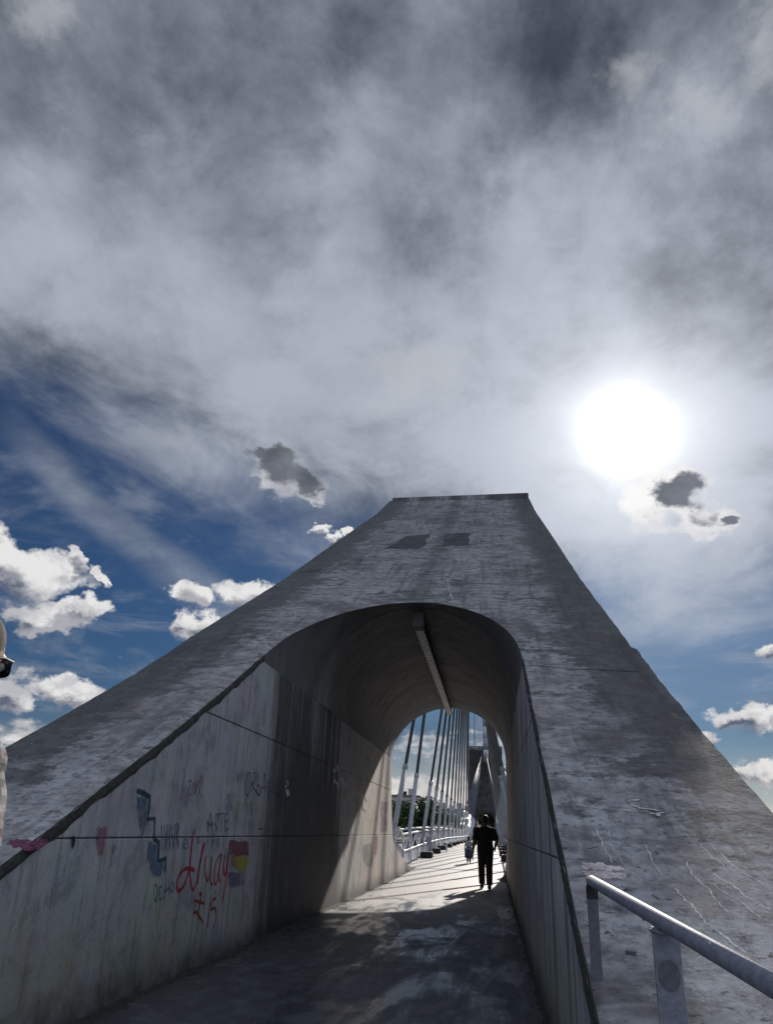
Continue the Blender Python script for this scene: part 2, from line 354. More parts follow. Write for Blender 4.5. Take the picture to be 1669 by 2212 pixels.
# ------------------------------------------------------------------ mesh helper
class MB:
    def __init__(s): s.v, s.f = [], []
    def add(s, vs, fs):
        o = len(s.v); s.v += [tuple(v) for v in vs]; s.f += [tuple(i+o for i in f) for f in fs]; return s
    def box(s, x0, x1, y0, y1, z0, z1):
        return s.add([(x, y, z) for z in (z0, z1) for y in (y0, y1) for x in (x0, x1)],
                     [(0, 2, 3, 1), (4, 5, 7, 6), (0, 1, 5, 4), (2, 6, 7, 3), (0, 4, 6, 2), (1, 3, 7, 5)])
    def tube(s, pts, r, n=10, cap=True):
        pts = [Vector(p) for p in pts]; rs = r if isinstance(r, (list, tuple)) else [r]*len(pts)
        o = len(s.v); a = None
        for i, p in enumerate(pts):
            d = (pts[min(i+1, len(pts)-1)]-pts[max(i-1, 0)]).normalized()
            if a is None: a = d.cross(Vector((0, 0, 1)) if abs(d.z) < .9 else Vector((1, 0, 0))).normalized()
            a = (a-d*a.dot(d)).normalized(); b = d.cross(a)
            for k in range(n):
                th = 2*PI*k/n; s.v.append(tuple(p+a*(math.cos(th)*rs[i])+b*(math.sin(th)*rs[i])))
        for i in range(len(pts)-1):
            for k in range(n):
                k2 = (k+1) % n; s.f.append((o+i*n+k, o+i*n+k2, o+(i+1)*n+k2, o+(i+1)*n+k))
        if cap: s.f.append(tuple(o+k for k in range(n))[::-1]); s.f.append(tuple(o+(len(pts)-1)*n+k for k in range(n)))
        return s
    def bar(s, p0, p1, w, h):
        p0, p1 = Vector(p0), Vector(p1); d = (p1-p0).normalized()
        a = d.cross(Vector((0, 0, 1)) if abs(d.z) < .95 else Vector((0, 1, 0))).normalized(); b = d.cross(a)
        vs = [p+a*(sx*w/2)+b*(sy*h/2) for p in (p0, p1) for sx, sy in ((-1, -1), (1, -1), (1, 1), (-1, 1))]
        return s.add(vs, [(0, 1, 2, 3), (7, 6, 5, 4), (0, 4, 5, 1), (1, 5, 6, 2), (2, 6, 7, 3), (3, 7, 4, 0)])
    def ell(s, c, r, nu=14, nv=9, rot=None):
        vs, fs = [], []
        for j in range(nv+1):
            ph = PI*j/nv
            for i in range(nu):
                th = 2*PI*i/nu; p = Vector((r[0]*math.sin(ph)*math.cos(th), r[1]*math.sin(ph)*math.sin(th), r[2]*math.cos(ph)))
                if rot is not None: p = rot @ p
                vs.append(p+Vector(c))
        for j in range(nv):
            for i in range(nu): fs.append((j*nu+i, (j+1)*nu+i, (j+1)*nu+(i+1) % nu, j*nu+(i+1) % nu))
        return s.add(vs, fs)
    def grid(s, rows, flip=False):
        o = len(s.v); n = len(rows[0])
        for r in rows: s.v += [tuple(p) for p in r]
        for j in range(len(rows)-1):
            for i in range(n-1):
                q = (o+j*n+i, o+j*n+i+1, o+(j+1)*n+i+1, o+(j+1)*n+i); s.f.append(q[::-1] if flip else q)
        return s
    def build(s, name, mat, parent=None, root=None, smooth=False, bevel=0):
        me = bpy.data.meshes.new(name); off = Vector((0, 0, 0))
        if root is not None: off = root.location
        me.from_pydata([(v[0]-off.x, v[1]-off.y, v[2]-off.z) for v in s.v], [], s.f); me.update()
        if bevel:
            bm = bmesh.new(); bm.from_mesh(me); bmesh.ops.remove_doubles(bm, verts=bm.verts, dist=1e-5)
            bmesh.ops.bevel(bm, geom=bm.edges[:]+bm.verts[:], offset=bevel, segments=2, profile=.6, affect='EDGES')
            bm.to_mesh(me); bm.free()
        if smooth: me.polygons.foreach_set('use_smooth', [True]*len(me.polygons))
        if mat: me.materials.append(mat)
        o = bpy.data.objects.new(name, me); col.objects.link(o)
        if parent is not None: o.parent = parent
        elif root is None: pass
        return o
def tag(o, label=None, cat=None, group=None, kind=None):
    if label: o['label'] = label
    if cat: o['category'] = cat
    if group: o['group'] = group
    if kind: o['kind'] = kind
    return o
def empty(name, loc=(0, 0, 0)):
    o = bpy.data.objects.new(name, None); o.location = loc; o.empty_display_size = .3; col.objects.link(o); return o
def kids(o): return [c for c in bpy.data.objects if c.parent == o]
def copy_tree(o, parent=None):
    c = o.copy(); col.objects.link(c); c.parent = parent
    for ch in kids(o): copy_tree(ch, c)
    return c
def fbm(p, oct=4):
    return noise.fractal(Vector(p), .9, 2.0, oct)
def lerp_tab(tab):
    xs = [a for a, b in tab]; ys = [b for a, b in tab]
    return lambda v: float(np.interp(v, xs, ys))

# ------------------------------------------------------------------ the near pylon
XL, XR = -2.9, .40          # faces of the passage
XO0, XO1 = -4.25, 1.80      # outer faces
XC = (XL+XR)/2; RAD = (XR-XL)/2; ZS = 3.29
prof = lerp_tab([(1.6, -.34), (2.3, -.02), (3.0, .285), (3.68, .585), (4.9, 1.125), (5.67, 1.47), (6.5, 1.845), (7.3, 2.215), (8.5, 2.785), (9.7, 3.39),
                 (10.45, 3.80), (13.2, 5.18), (15.1, 6.15), (20.5, 9.05), (27.2, 12.6), (31.0, 14.8)])
inv_prof = lambda z: float(np.interp(z, [prof(v) for v in np.arange(1.6, 31.01, .05)], np.arange(1.6, 31.01, .05)))
toe = lerp_tab([(23.2, 3.29), (23.45, 2.75), (23.7, 2.2), (23.95, 1.6), (24.1, 1.28), (24.4, 1.08), (24.9, .93), (25.6, .78), (27, .52), (29, .24), (31.2, .02)])
under = lerp_tab([(23.2, 3.29), (24.9, 4.97), (26, 6.4), (29, 10.6), (33, 14.5)])
exit_y = lambda z: float(np.interp(z, [3.29, 4.97], [23.2, 24.9]))
arch_z = lambda x: ZS+math.sqrt(max(0, RAD*RAD-(x-XC)**2))
def face_hit(u, v, lift=.0):
    d = ray(u, v); tt = 1.0
    for i in range(3000):
        p = EYE+d*tt
        if p.y > 1.7 and p.z < prof(p.y): break
        tt += .02
    lo, hi = tt-.02, tt
    for i in range(25):
        mi = (lo+hi)/2; p = EYE+d*mi
        if p.z < prof(p.y): hi = mi
        else: lo = mi
    p = EYE+d*lo; return Vector((p.x, p.y, prof(p.y)+lift))
def rough(x, y):
    e = min(abs(x-XO0), abs(x-XO1)); i = min(abs(x-XL) if y < 9.6 else 9, abs(x-XR) if y < 9.6 else 9)
    h = (.004*fbm((x*1.2, y*1.2, 0), 4)+.0015*fbm((x*6, y*9, 3), 2))*min(1, e/.6)
    if e < .12: h -= max(0, .006*(1-e/.12))
    if i < .14: h -= max(0, .016*(1-i/.14)*(.8+.8*fbm((0, y*2.1, 5), 4)))
    return h

pyl = empty('bridge_pylon', (-1.225, 16, 0))
tag(pyl, 'huge leaning concrete pylon with an arched passage and graffiti, nearest the camera', 'bridge pylon', 'leaning concrete pylons of the bridge')
def part(mb, name, mat, parent=None, **k): return mb.build(name, mat, parent or pyl, pyl, **k)

# sloping front
mb = MB()
ys_all = list(np.arange(1.7, 12.0, .10))+list(np.arange(12.0, 31.001, .25))
def front_cols(xs, ystart):
    N = len(ys_all)
    rows = []
    for x in xs:
        y0 = ystart(x); r = []
        for k in range(N):
            s_ = (ys_all[k]-1.7)/(31.0-1.7); y = y0+(31.0-y0)*s_ if y0 > 1.8 else ys_all[k]
            xj = x
            if abs(x-XO0) < 1e-6: xj = x+.014*fbm((y*2.3, 1, 2), 4)
            if abs(x-XO1) < 1e-6: xj = x+.014*fbm((y*2.3, 9, 2), 4)+(.05 if y < 10.1 else 0)
            if abs(x-XL) < 1e-6 and y < 9.6: xj = x-.028*abs(fbm((y*4, 3, 2), 4))
            if abs(x-XR) < 1e-6 and y < 9.6: xj = x+.028*abs(fbm((y*4, 6, 2), 4))
            r.append((xj, y, prof(y)+rough(x, y)))
        rows.append(r)
    return rows
xl = [XO0, XO0+.05, XO0+.12]+list(np.linspace(XO0+.2, XL-.2, 11))+[XL-.14, XL-.09, XL-.045, XL]
xr = [XR, XR+.045, XR+.09, XR+.14]+list(np.linspace(XR+.2, XO1-.2, 11))+[XO1-.12, XO1-.05, XO1]
mb.grid(front_cols(xl, lambda x: 1.7)); mb.grid(front_cols(xr, lambda x: 1.7))
th = np.linspace(PI, 0, 61); xc_ = [XC+RAD*math.cos(a) for a in th]; xc_[0] = XL; xc_[-1] = XR
mb.grid(front_cols(xc_, lambda x: inv_prof(arch_z(x))))
part(mb, 'front_face', MAT['face'], smooth=True)

# outer sides, back, top, core
ZB = -9.5
def side_rows(x, out):
    yy = [1.7]+list(np.arange(2.0, 23.21, .4)); yy[-1] = 23.2
    mb = MB()
    lx = lambda y: x
    mb.grid([[(x, y, prof(y)-.06), (x, y, ZB)] for y in yy], flip=out)
    y2 = list(np.linspace(23.2, 31.2, 30)); mb.grid([[(x, y, toe(y)), (x, y, ZB)] for y in y2], flip=out)
    y3 = list(np.linspace(23.2, 31.0, 24))+[32.0, 33.0]
    mb.grid([[(x, y, (prof(y)-.06) if y <= 31 else 14.8+(y-31)*.12), (x, y, under(y))] for y in y3], flip=out)
    return mb
part(side_rows(XO0, False), 'side_wall', MAT['plain']); part(side_rows(XO1, True), 'side_wall', MAT['plain'])
mb = MB()
back = [(31.2, ZB), (31.2, .02)]+[(y, toe(y)) for y in (29, 27, 25.6, 24.9, 24.4, 24.1, 23.95, 23.7, 23.45, 23.2)]+[(23.2, 3.29)]
for a, b_ in ((XO0, XL-.014), (XR+.014, XO1)):
    mb.grid([[(a, y, z), (b_, y, z)] for y, z in back+[(24.9, 4.97)]])
xs = [XC+RAD*math.cos(a) for a in np.linspace(PI, 0, 41)]
mb.grid([[(x, exit_y(arch_z(x)), arch_z(x)), (x, 24.9, 4.97)] for x in [XL-.014]+xs+[XR+.014]])
mb.grid([[(XO0, y, under(y)), (XO1, y, under(y))] for y in (24.9, 26, 27, 29, 31, 33)])
mb.grid([[(XO0, 33, 14.5), (XO1, 33, 14.5)], [(XO0, 33, 15.04), (XO1, 33, 15.04)]])
part(mb, 'back_face', MAT['plain'])
mb = MB().box(XO0+.10, XO1-.02, 30.93, 33.04, 14.72, 15.16)
for v in range(len(mb.v)):
    x, y, z = mb.v[v]
    if z > 15 and y < 32: mb.v[v] = (x, y, 14.98+(x+1.2)*.02)
part(mb, 'coping', MAT['face'], bevel=.05)

# inner walls: a dark core with cast panels set on it
top_of = lambda y: min(prof(y)-.035, 3.29) if y < 23.2 else toe(y)
mb = MB()
for x, fl in ((XL-.012, True), (XR+.012, False)):
    mb.grid([[(x, y, top_of(y)-.004), (x, y, -.3)] for y in list(np.arange(2.2, 23.2, .2))+list(np.linspace(23.2, 31.1, 30))], flip=fl)
part(mb, 'wall_core', MAT['joint'])
ZR = [0.0, 1.19, 2.38, 3.29]
YC = {0: [2.2, 6.15, 9.1, 11.3, 13.6, 16.4, 18.7, 21.4, 24.4, 31.2], 1: [4.6, 6.15, 9.1, 11.3, 13.6, 16.4, 18.7, 21.4, 24.2], 2: [7.0, 9.1, 11.3, 13.6, 16.4, 18.7, 21.4, 24.2]}
def wall_panel(x, inner, r, y0, y1):
    z0, z1 = ZR[r], ZR[r+1]; g = .0035
    yy = list(np.linspace(y0+g, y1-g, max(4, int((y1-y0)/.12)))); pts = []
    for y in yy:
        lim = top_of(y)+(.0)
        if prof(y) < 3.32: lim -= .02*abs(fbm((y*5, r, 1), 3))
        zt = min(z1-g, lim)
        if zt > z0+g+.004: pts.append((y, zt))
    if len(pts) < 2: return
    mb = MB(); zb = z0+g if r else -.05; b_ = .008
    rows = []
    for y, zt in pts: rows.append([(inner, y, zb), (x, y, zb+(b_ if r else 0)), (x, y, max(zb+b_, zt-b_)), (inner, y, zt)])
    mb.grid(rows, flip=(x < XC))
    for row in (rows[0], rows[-1]): mb.add(row, [(0, 1, 2, 3)])
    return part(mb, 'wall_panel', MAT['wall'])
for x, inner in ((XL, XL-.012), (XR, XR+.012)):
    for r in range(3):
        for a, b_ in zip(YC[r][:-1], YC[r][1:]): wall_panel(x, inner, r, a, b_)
# moulded dark broken arris along the mouth of the passage
def arris(x, sgn):
    mb = MB(); rows = []
    for y in np.arange(3.0, 9.7, .045):
        w = (.030+.03*fbm((y*1.7, sgn, 4), 5))*(1 if sgn > 0 else .5); h = (.030+.035*fbm((y*2.9, sgn, 8), 5))*(1 if sgn > 0 else .4); p = prof(y)
        jx = .012*fbm((y*9, sgn, 1), 2)
        rows.append([(x-sgn*(.012+.4*w), y, p-.012), (x-sgn*.008+jx, y, p+.003-.006*abs(fbm((y*6, 2, sgn), 3))), (x+sgn*(.009+abs(jx)), y, p-.05), (x+sgn*.006, y, p-.05-h), (x-sgn*.01, y, p-.06-h)])
    mb.grid(rows, flip=sgn > 0)
    return part(mb, 'broken_edge', MAT['moss'])
arris(XL, 1); arris(XR, -1)
# vault rings
def vault(y0, y1, rad, name='vault_ring'):
    mb = MB(); rows = []
    for a in np.linspace(PI, 0, 49):
        x = XC+rad*math.cos(a); z = ZS+rad*math.sin(a)
        s0 = max(y0, inv_prof(z+.01)) if y0 < 12 else y0
        y1_ = exit_y(min(z, 4.94)) if y1 > 23 else y1
        rows.append([(x, s0+(y1_-s0)*k/8, z) for k in range(9)])
    mb.grid(rows)
    if y0 > 12:                                        # the step where a ring begins
        mb.grid([[(XC+(rad+.05)*math.cos(a), y0, ZS+(rad+.05)*math.sin(a)), (XC+rad*math.cos(a), y0, ZS+rad*math.sin(a))] for a in np.linspace(PI, 0, 49)])
    return part(mb, name, MAT['vault'], smooth=True)
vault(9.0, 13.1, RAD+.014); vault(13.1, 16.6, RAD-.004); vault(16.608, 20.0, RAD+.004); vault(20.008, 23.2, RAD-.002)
# lighting trough under the crown
hs = part(MB().box(XC-.045, XC+.045, 13.55, 24.7, 4.70, 4.99), 'lighting_trough', MAT['dark'])
part(MB().box(XC-.10, XC+.10, 13.25, 13.60, 4.66, 5.0), 'junction_box', MAT['vault'], hs, bevel=.015)
yy = 13.65
while yy < 24.4:
    L_ = min(1.52, 24.65-yy); mb = MB()
    w = .088; mb.box(XC-w+random.uniform(-.01, .01), XC+w+random.uniform(-.01, .01), yy, yy+L_-.02, 4.672, 4.690)
    part(mb, 'cover_plate', MAT['plate'], hs)
    mb = MB()
    for k in range(5):
        for sx in (-1, 1): mb.box(XC+sx*(w-.004)-.012, XC+sx*(w-.004)+.012, yy+.12+k*.3, yy+.17+k*.3, 4.655, 4.674)
    tag(part(mb, 'clip', MAT['dark'], hs), kind='stuff')
    yy += 1.54

# marks on the slope: repair patches, joints, lime veins, paint
def face_poly(pts, name, mat, lift=.012, n=8, jit=.02, parent=None):
    """an irregular patch that follows the slope; pts are (x, y) on the slope"""
    res = []
    for i in range(len(pts)):
        a, b_ = Vector(pts[i]), Vector(pts[(i+1) % len(pts)])
        for k in range(n):
            p = a.lerp(b_, k/n); res.append((p.x+random.uniform(-jit, jit), p.y+random.uniform(-jit, jit)*1.2))
    cx = sum(p[0] for p in res)/len(res); cy = sum(p[1] for p in res)/len(res)
    mb = MB(); rings = (0, .5, .97, 1.0); rows = []
    for (x, y) in res+[res[0]]:
        rows.append([(cx+(x-cx)*s_, cy+(y-cy)*s_, prof(cy+(y-cy)*s_)+max(rough(cx+(x-cx)*s_, cy+(y-cy)*s_), 0)+(lift if s_ < 1 else -.01)) for s_ in rings])
    mb.grid(rows); return part(mb, name, mat, parent)
hit2 = lambda u, v: tuple(face_hit(u, v).xy)
for q in ([(828, 1186), (880, 1157), (928, 1154), (917, 1178), (905, 1186)], [(955, 1180), (962, 1153), (1018, 1150), (1012, 1178)]):
    face_poly([hit2(*p) for p in q], 'repair_patch', MAT['patch'], .006, 8, .05)
MAT['pink'] = mat_paint('pale_pink_paint', (.90, .78, .77), 1.0); MAT['magenta'] = mat_paint('magenta_paint', (.25, .06, .13), .85, .7, 12)
for q in ([(1257, 1866), (1300, 1865), (1347, 1878), (1346, 1881), (1290, 1881), (1258, 1875)], [(1256, 1884), (1300, 1883), (1350, 1890), (1347, 1900), (1300, 1896), (1270, 1896)]):
    face_poly([hit2(*p) for p in q], 'paint_patch', MAT['pink'], .003, 8, .012)
face_poly([hit2(*p) for p in [(16, 1822), (45, 1813), (106, 1814), (88, 1830), (50, 1835)]], 'paint_patch', MAT['magenta'], .004, 8, .02)
def face_ribbon(px, w, name, mat, lift=.003, wob=.7):
    P = [face_hit(*p) for p in px]; pts = []
    for a, b_ in zip(P[:-1], P[1:]):
        for k in range(10): pts.append(a.lerp(b_, k/10))
    mb = MB(); rows = []
    for i, p in enumerate(pts):
        d = (pts[min(i+1, len(pts)-1)]-pts[max(i-1, 0)]).normalized(); s_ = d.cross(Vector((0, -.43, 1))).normalized()
        ww = w*.75*(.35+abs(fbm((i*.3, px[0][0]*.01, 0), 3))*1.3); o = s_*(w*wob*2*fbm((i*.22, px[0][1]*.013, 4), 3))
        rows.append([(q.x, q.y, prof(q.y)+rough(q.x, q.y)+lift) for q in (p+o-s_*ww, p+o+s_*ww)])
    mb.grid(rows); return part(mb, name, mat)
Z2 = lambda x, y: ((1360+x/2.918)*.8639, (1950+y/2.918)*.8639)
for pts, w in (([(380, 360), (430, 480), (475, 560), (500, 612)], .006), ([(470, 370), (480, 460), (540, 560), (600, 640)], .004), ([(740, 470), (790, 600), (870, 710)], .006),
               ([(950, 800), (1030, 880), (1090, 930), (1130, 990), (1190, 1050), (1260, 1100), (1370, 1190), (1480, 1275)], .010),
               ([(1030, 600), (1075, 690), (1190, 800), (1270, 900), (1355, 978)], .007), ([(1230, 690), (1380, 780), (1470, 860), (1600, 930), (1665, 960)], .008),
               ([(1230, 770), (1350, 850), (1450, 900), (1520, 975), (1600, 1025)], .006), ([(1130, 460), (1210, 550), (1300, 620), (1340, 690)], .005), ([(1220, 480), (1340, 590), (1390, 640), (1500, 710), (1665, 800)], .006)):
    face_ribbon([Z2(*p) for p in pts], w, 'lime_vein', MAT['vein'])
for q, w in ([[(640, 185), (690, 215), (860, 235)], .012], [[(780, 245), (830, 268), (858, 240)], .02], [[(650, 150), (690, 160)], .022], [[(590, 225), (625, 243)], .018]):
    face_ribbon([Z2(*p) for p in q], w, 'lime_spot', MAT['vein'], .01)
for q in ([(405, 1440), (480, 1441), (560, 1428)], [(1142, 1438), (1250, 1446), (1395, 1452)], [(700, 1262), (860, 1255), (1080, 1262), (1240, 1262)], [(760, 1168), (960, 1152), (1130, 1150)], [(640, 1240), (740, 1222), (830, 1220)]):
    face_ribbon(q, .014, 'lift_joint', MAT['joint'], .006, .3)
face_ribbon([(965, 1252), (972, 1280), (978, 1300)], .012, 'lime_vein', MAT['vein'])

# ---- graffiti on the left wall, drawn as thin films of paint
Z8 = lambda x, y: ((340+x/4.1725)*.8639, (1880+y/4.1725)*.8639)
Z3 = lambda x, y: ((x/2.384)*.8639, (1880+y/2.384)*.8639)
Z4 = lambda x, y: ((600+x/2.086)*.8639, (1450+y/2.086)*.8639)
LIFT = [.002]
def wall_pt(uv, x=XL):
    p = on(0, x, *uv); return p
def stroke(pts, w, name, mat, conv=Z8, smooth=True):
    P = [wall_pt(conv(*p)) for p in pts]
    if smooth and len(P) > 2:
        Q = []
        for i in range(len(P)-1):
            p0, p1, p2, p3 = P[max(i-1, 0)], P[i], P[i+1], P[min(i+2, len(P)-1)]
            for k in range(7):
                t_ = k/7; Q.append(.5*((2*p1)+(p2-p0)*t_+(2*p0-5*p1+4*p2-p3)*t_*t_+(3*p1-p0-3*p2+p3)*t_**3))
        P = Q+[P[-1]]
    LIFT[0] += .00012
    mb = MB(); rows = []
    for i, p in enumerate(P):
        d = (P[min(i+1, len(P)-1)]-P[max(i-1, 0)]); d.x = 0
        if d.length < 1e-6: d = Vector((0, 0, 1))
        d.normalize(); s_ = Vector((0, -d.z, d.y)); ww = w*(.75+.5*abs(fbm((i*.35, pts[0][0]*.01, 2), 2)))
        rows.append([(XL+LIFT[0], (p-s_*ww).y, (p-s_*ww).z), (XL+LIFT[0], (p+s_*ww).y, (p+s_*ww).z)])
    mb.grid(rows); return part(mb, name, mat)
def blot(pts, name, mat, conv=Z8, x=None):
    LIFT[0] += .00012; P = [wall_pt(conv(*p)) for p in pts]; res = []
    for i in range(len(P)):
        for k in range(6):
            p = P[i].lerp(P[(i+1) % len(P)], k/6); res.append((XL+LIFT[0], p.y+random.uniform(-.015, .015), p.z+random.uniform(-.015, .015)))
    mb = MB(); c_ = sum((Vector(p) for p in res), Vector())/len(res); n = len(res)
    mb.add(res+[c_], [(i, (i+1) % n, n) for i in range(n)]); return part(mb, name, mat)
MAT.update(red=mat_paint('red_spray_paint', (.46, .03, .055), .97), rust=mat_paint('rust_red_paint', (.26, .035, .03), .9), blk=mat_paint('black_marker', (.02, .02, .025), .9),
    pur=mat_paint('faded_purple_paint', (.13, .11, .24), .75), pnk=mat_paint('faded_pink_paint', (.38, .12, .20), .7), teal=mat_paint('dark_teal_paint', (.015, .05, .085), .95),
    blue=mat_paint('thin_blue_paint', (.10, .19, .30), .8, .7, 9), yel=mat_paint('yellow_paint', (.48, .43, .04), .9), org=mat_paint('orange_paint', (.42, .20, .06), .75), redf=mat_paint('dark_red_paint', (.24, .05, .08), .85, .7, 14),
    vio=mat_paint('violet_paint', (.16, .11, .30), .7, .7, 10), grn=mat_paint('pale_green_paint', (.30, .40, .16), .5, .7, 9), dgrn=mat_paint('dark_green_paint', (.05, .12, .10), .6, .7, 10), wht=mat_paint('flaking_white_paint', (.75, .75, .76), .9, .7, 20))
W = .021
for pts, w in (([(610, 1238), (560, 1216), (500, 1228), (450, 1285), (425, 1360), (428, 1425), (445, 1450), (490, 1410), (530, 1310), (556, 1210), (580, 1010), (600, 825)], W*1.1),
               ([(600, 825), (578, 1000), (560, 1180), (566, 1330), (590, 1440), (628, 1370), (655, 1220), (695, 1000), (716, 968), (690, 1060), (655, 1240), (642, 1380)], W),
               ([(728, 1090), (720, 1220), (728, 1310), (748, 1340), (770, 1270), (790, 1092), (776, 1240), (780, 1360), (800, 1390)], W*.9),
               ([(888, 1065), (838, 1140), (815, 1270), (818, 1360), (838, 1370), (865, 1240), (892, 1065), (866, 1260), (870, 1340), (885, 1345)], W*.85),
               ([(932, 1065), (915, 1180), (916, 1260), (935, 1265), (962, 1060), (945, 1250), (925, 1420), (895, 1580)], W*1.1)):
    stroke(pts, w, 'red_scrawl', MAT['red'])
for pts in ([(610, 1550), (715, 1585)], [(658, 1480), (684, 1500), (640, 1690)], [(598, 1690), (622, 1668), (660, 1720), (692, 1775), (684, 1800)], [(786, 1492), (762, 1660), (742, 1845)], [(832, 1532), (800, 1545), (782, 1640), (822, 1630), (836, 1720), (800, 1850)]):
    stroke(pts, W*.8, 'rust_scrawl', MAT['rust'])
ov = lambda cx, cy, rx, ry, sk=0: [(cx+rx*math.cos(a)+sk*math.sin(a), cy+ry*math.sin(a)) for a in np.linspace(-1.4, 4.9, 12)]
for pts in (ov(203, 1470, 18, 88), [(272, 1402), (246, 1420), (248, 1530), (274, 1520)], [(302, 1382), (290, 1540)], [(342, 1330), (346, 1492)], [(292, 1460), (346, 1420)], ov(376, 1410, 16, 50)):
    stroke(pts, .011, 'purple_letter', MAT['pur'])
for pts in (ov(1168, 335, 26, 122, -8), [(1226, 240), (1202, 450)], [(1218, 230), (1246, 212), (1252, 262), (1232, 325), (1208, 350), (1285, 455)], ov(1276, 400, 18, 56), [(1302, 450), (1336, 225), (1356, 435)], [(1312, 380), (1350, 365)], [(1378, 300), (1370, 470)], [(1380, 305), (1412, 430), (1420, 300)], [(1442, 330), (1440, 440)], [(1462, 340), (1486, 345), (1462, 440), (1490, 445)],
            [(1195, 530), (1212, 660)], [(1190, 690), (1172, 805)], [(1285, 700), (1280, 800), (1320, 800)]):
    stroke(pts, .009, 'black_letter', MAT['blk'])
for pts in ([(530, 320), (575, 305), (535, 440), (580, 430)], ov(600, 380, 14, 55), [(620, 440), (628, 310), (645, 380), (655, 300), (664, 440)], [(672, 370), (690, 280), (670, 260), (662, 420), (690, 470)]):
    stroke(pts, .012, 'pink_letter', MAT['pnk'])
for pts in ([(262, 770), (270, 1030)], [(290, 760), (305, 1020), (325, 750)], [(345, 760), (345, 1020)], [(368, 760), (385, 1010), (405, 745)], [(425, 1020), (425, 760), (445, 790), (428, 880), (450, 1010)],
            [(485, 960), (520, 950), (500, 900), (485, 980), (520, 1010)], [(540, 880), (540, 1010)], [(740, 830), (775, 640), (795, 830)], [(752, 760), (790, 750)], [(825, 830), (825, 650), (852, 690), (828, 740), (850, 820)], [(850, 650), (915, 640)], [(882, 645), (888, 820)], [(960, 650), (925, 655), (928, 810), (965, 800)], [(926, 725), (955, 720)],
            [(630, 1010), (640, 890), (660, 940), (632, 950)], [(690, 1000), (690, 870)], [(745, 1000), (750, 890)], [(790, 1000), (800, 890)], [(850, 1000), (855, 900)], [(910, 990), (912, 900)]):
    stroke(pts, .013, 'purple_letter', MAT['pur'])
stroke([(5, 400), (70, 425), (140, 470), (128, 640), (112, 700), (192, 690), (182, 905), (235, 945), (226, 1142), (306, 1108), (300, 1245)], .022, 'teal_outline', MAT['teal'], smooth=False)
blot([(0, 440), (120, 500), (115, 700), (60, 900), (20, 700)], 'blue_fill', MAT['blue']); blot([(130, 930), (225, 960), (220, 1145), (285, 1150), (260, 1280), (170, 1300), (120, 1100)], 'blue_fill', MAT['blue'])
blot([(965, 930), (1165, 930), (1165, 1072), (1050, 1085), (965, 1060)], 'red_fill', MAT['redf']); blot([(965, 1065), (1042, 1085), (1042, 1215), (965, 1200)], 'orange_fill', MAT['org'])
blot([(1050, 1092), (1150, 1080), (1170, 1130), (1125, 1258), (1050, 1222)], 'yellow_fill', MAT['yel']); blot([(950, 1240), (1128, 1262), (1130, 1370), (990, 1420)], 'violet_fill', MAT['vio'])
blot([(1010, 500), (1170, 540), (1160, 780), (1030, 800)], 'green_fill', MAT['grn'])
blot([(650, 530), (690, 560), (680, 660), (645, 695)], 'green_fill', MAT['dgrn'], Z3); blot([(425, 500), (445, 500), (440, 570), (425, 575)], 'black_blot', MAT['blk'], Z3); blot([(570, 450), (640, 440), (620, 600), (580, 610)], 'red_blot', MAT['pnk'], Z3)
for k in range(26):
    cx, cy = random.choice(((495, 1020), (590, 1100), (240, 1070), (520, 1040), (600, 1150), (640, 1180))); cx += random.gauss(0, 14); cy += random.gauss(0, 38); s_ = random.uniform(3, 11)
    blot([(cx-s_, cy-s_*1.6), (cx+s_*.6, cy-s_), (cx+s_, cy+s_*1.5), (cx-s_*.5, cy+s_*2)], 'white_flake', MAT['wht'], Z4)
blot([(640, 1380), (690, 1370), (690, 1500), (650, 1490)], 'green_fill', MAT['dgrn'], Z4); blot([(705, 1330), (722, 1330), (715, 1430), (700, 1430)], 'red_blot', MAT['pnk'], Z4); blot([(735, 1150), (770, 1160), (765, 1310), (735, 1310)], 'violet_fill', MAT['vio'], Z4)

MAT.update(sm1=mat_paint('faint_violet_smear', (.26, .22, .36), .45, .8, 5), sm2=mat_paint('faint_green_smear', (.20, .28, .22), .45, .8, 5), sm3=mat_paint('faint_rose_smear', (.38, .24, .26), .45, .8, 5))
random.seed(21)
for k in range(26):
    cx = random.uniform(380, 1500); cy = random.uniform(150, 1150); w_ = random.uniform(25, 75); h_ = random.uniform(40, 170)
    blot([(cx-w_, cy-h_*.7), (cx-w_*.1, cy-h_), (cx+w_, cy-h_*.5), (cx+w_*.8, cy+h_*.6), (cx+.1*w_, cy+h_), (cx-w_*.7, cy+h_*.5)], 'paint_smear', MAT[('sm1', 'sm2', 'sm3')[k % 3]])
for px, py, L_, w_ in ((905, 1400, 260, .006), (585, 1440, 160, .005), (700, 1360, 200, .005), (1100, 1250, 240, .008), (1010, 1380, 220, .007), (300, 1240, 150, .006), (1130, 790, 180, .007), (50, 470, 300, .008), (640, 1690, 180, .005), (780, 1840, 120, .005)):
    stroke([(px, py), (px-3, py+L_*.5), (px-5, py+L_)], w_, 'paint_drip', MAT[{905: 'red', 585: 'red', 700: 'red', 640: 'rust', 780: 'rust', 1100: 'vio', 1010: 'vio', 300: 'teal', 1130: 'grn', 50: 'blue'}[px]], smooth=False)
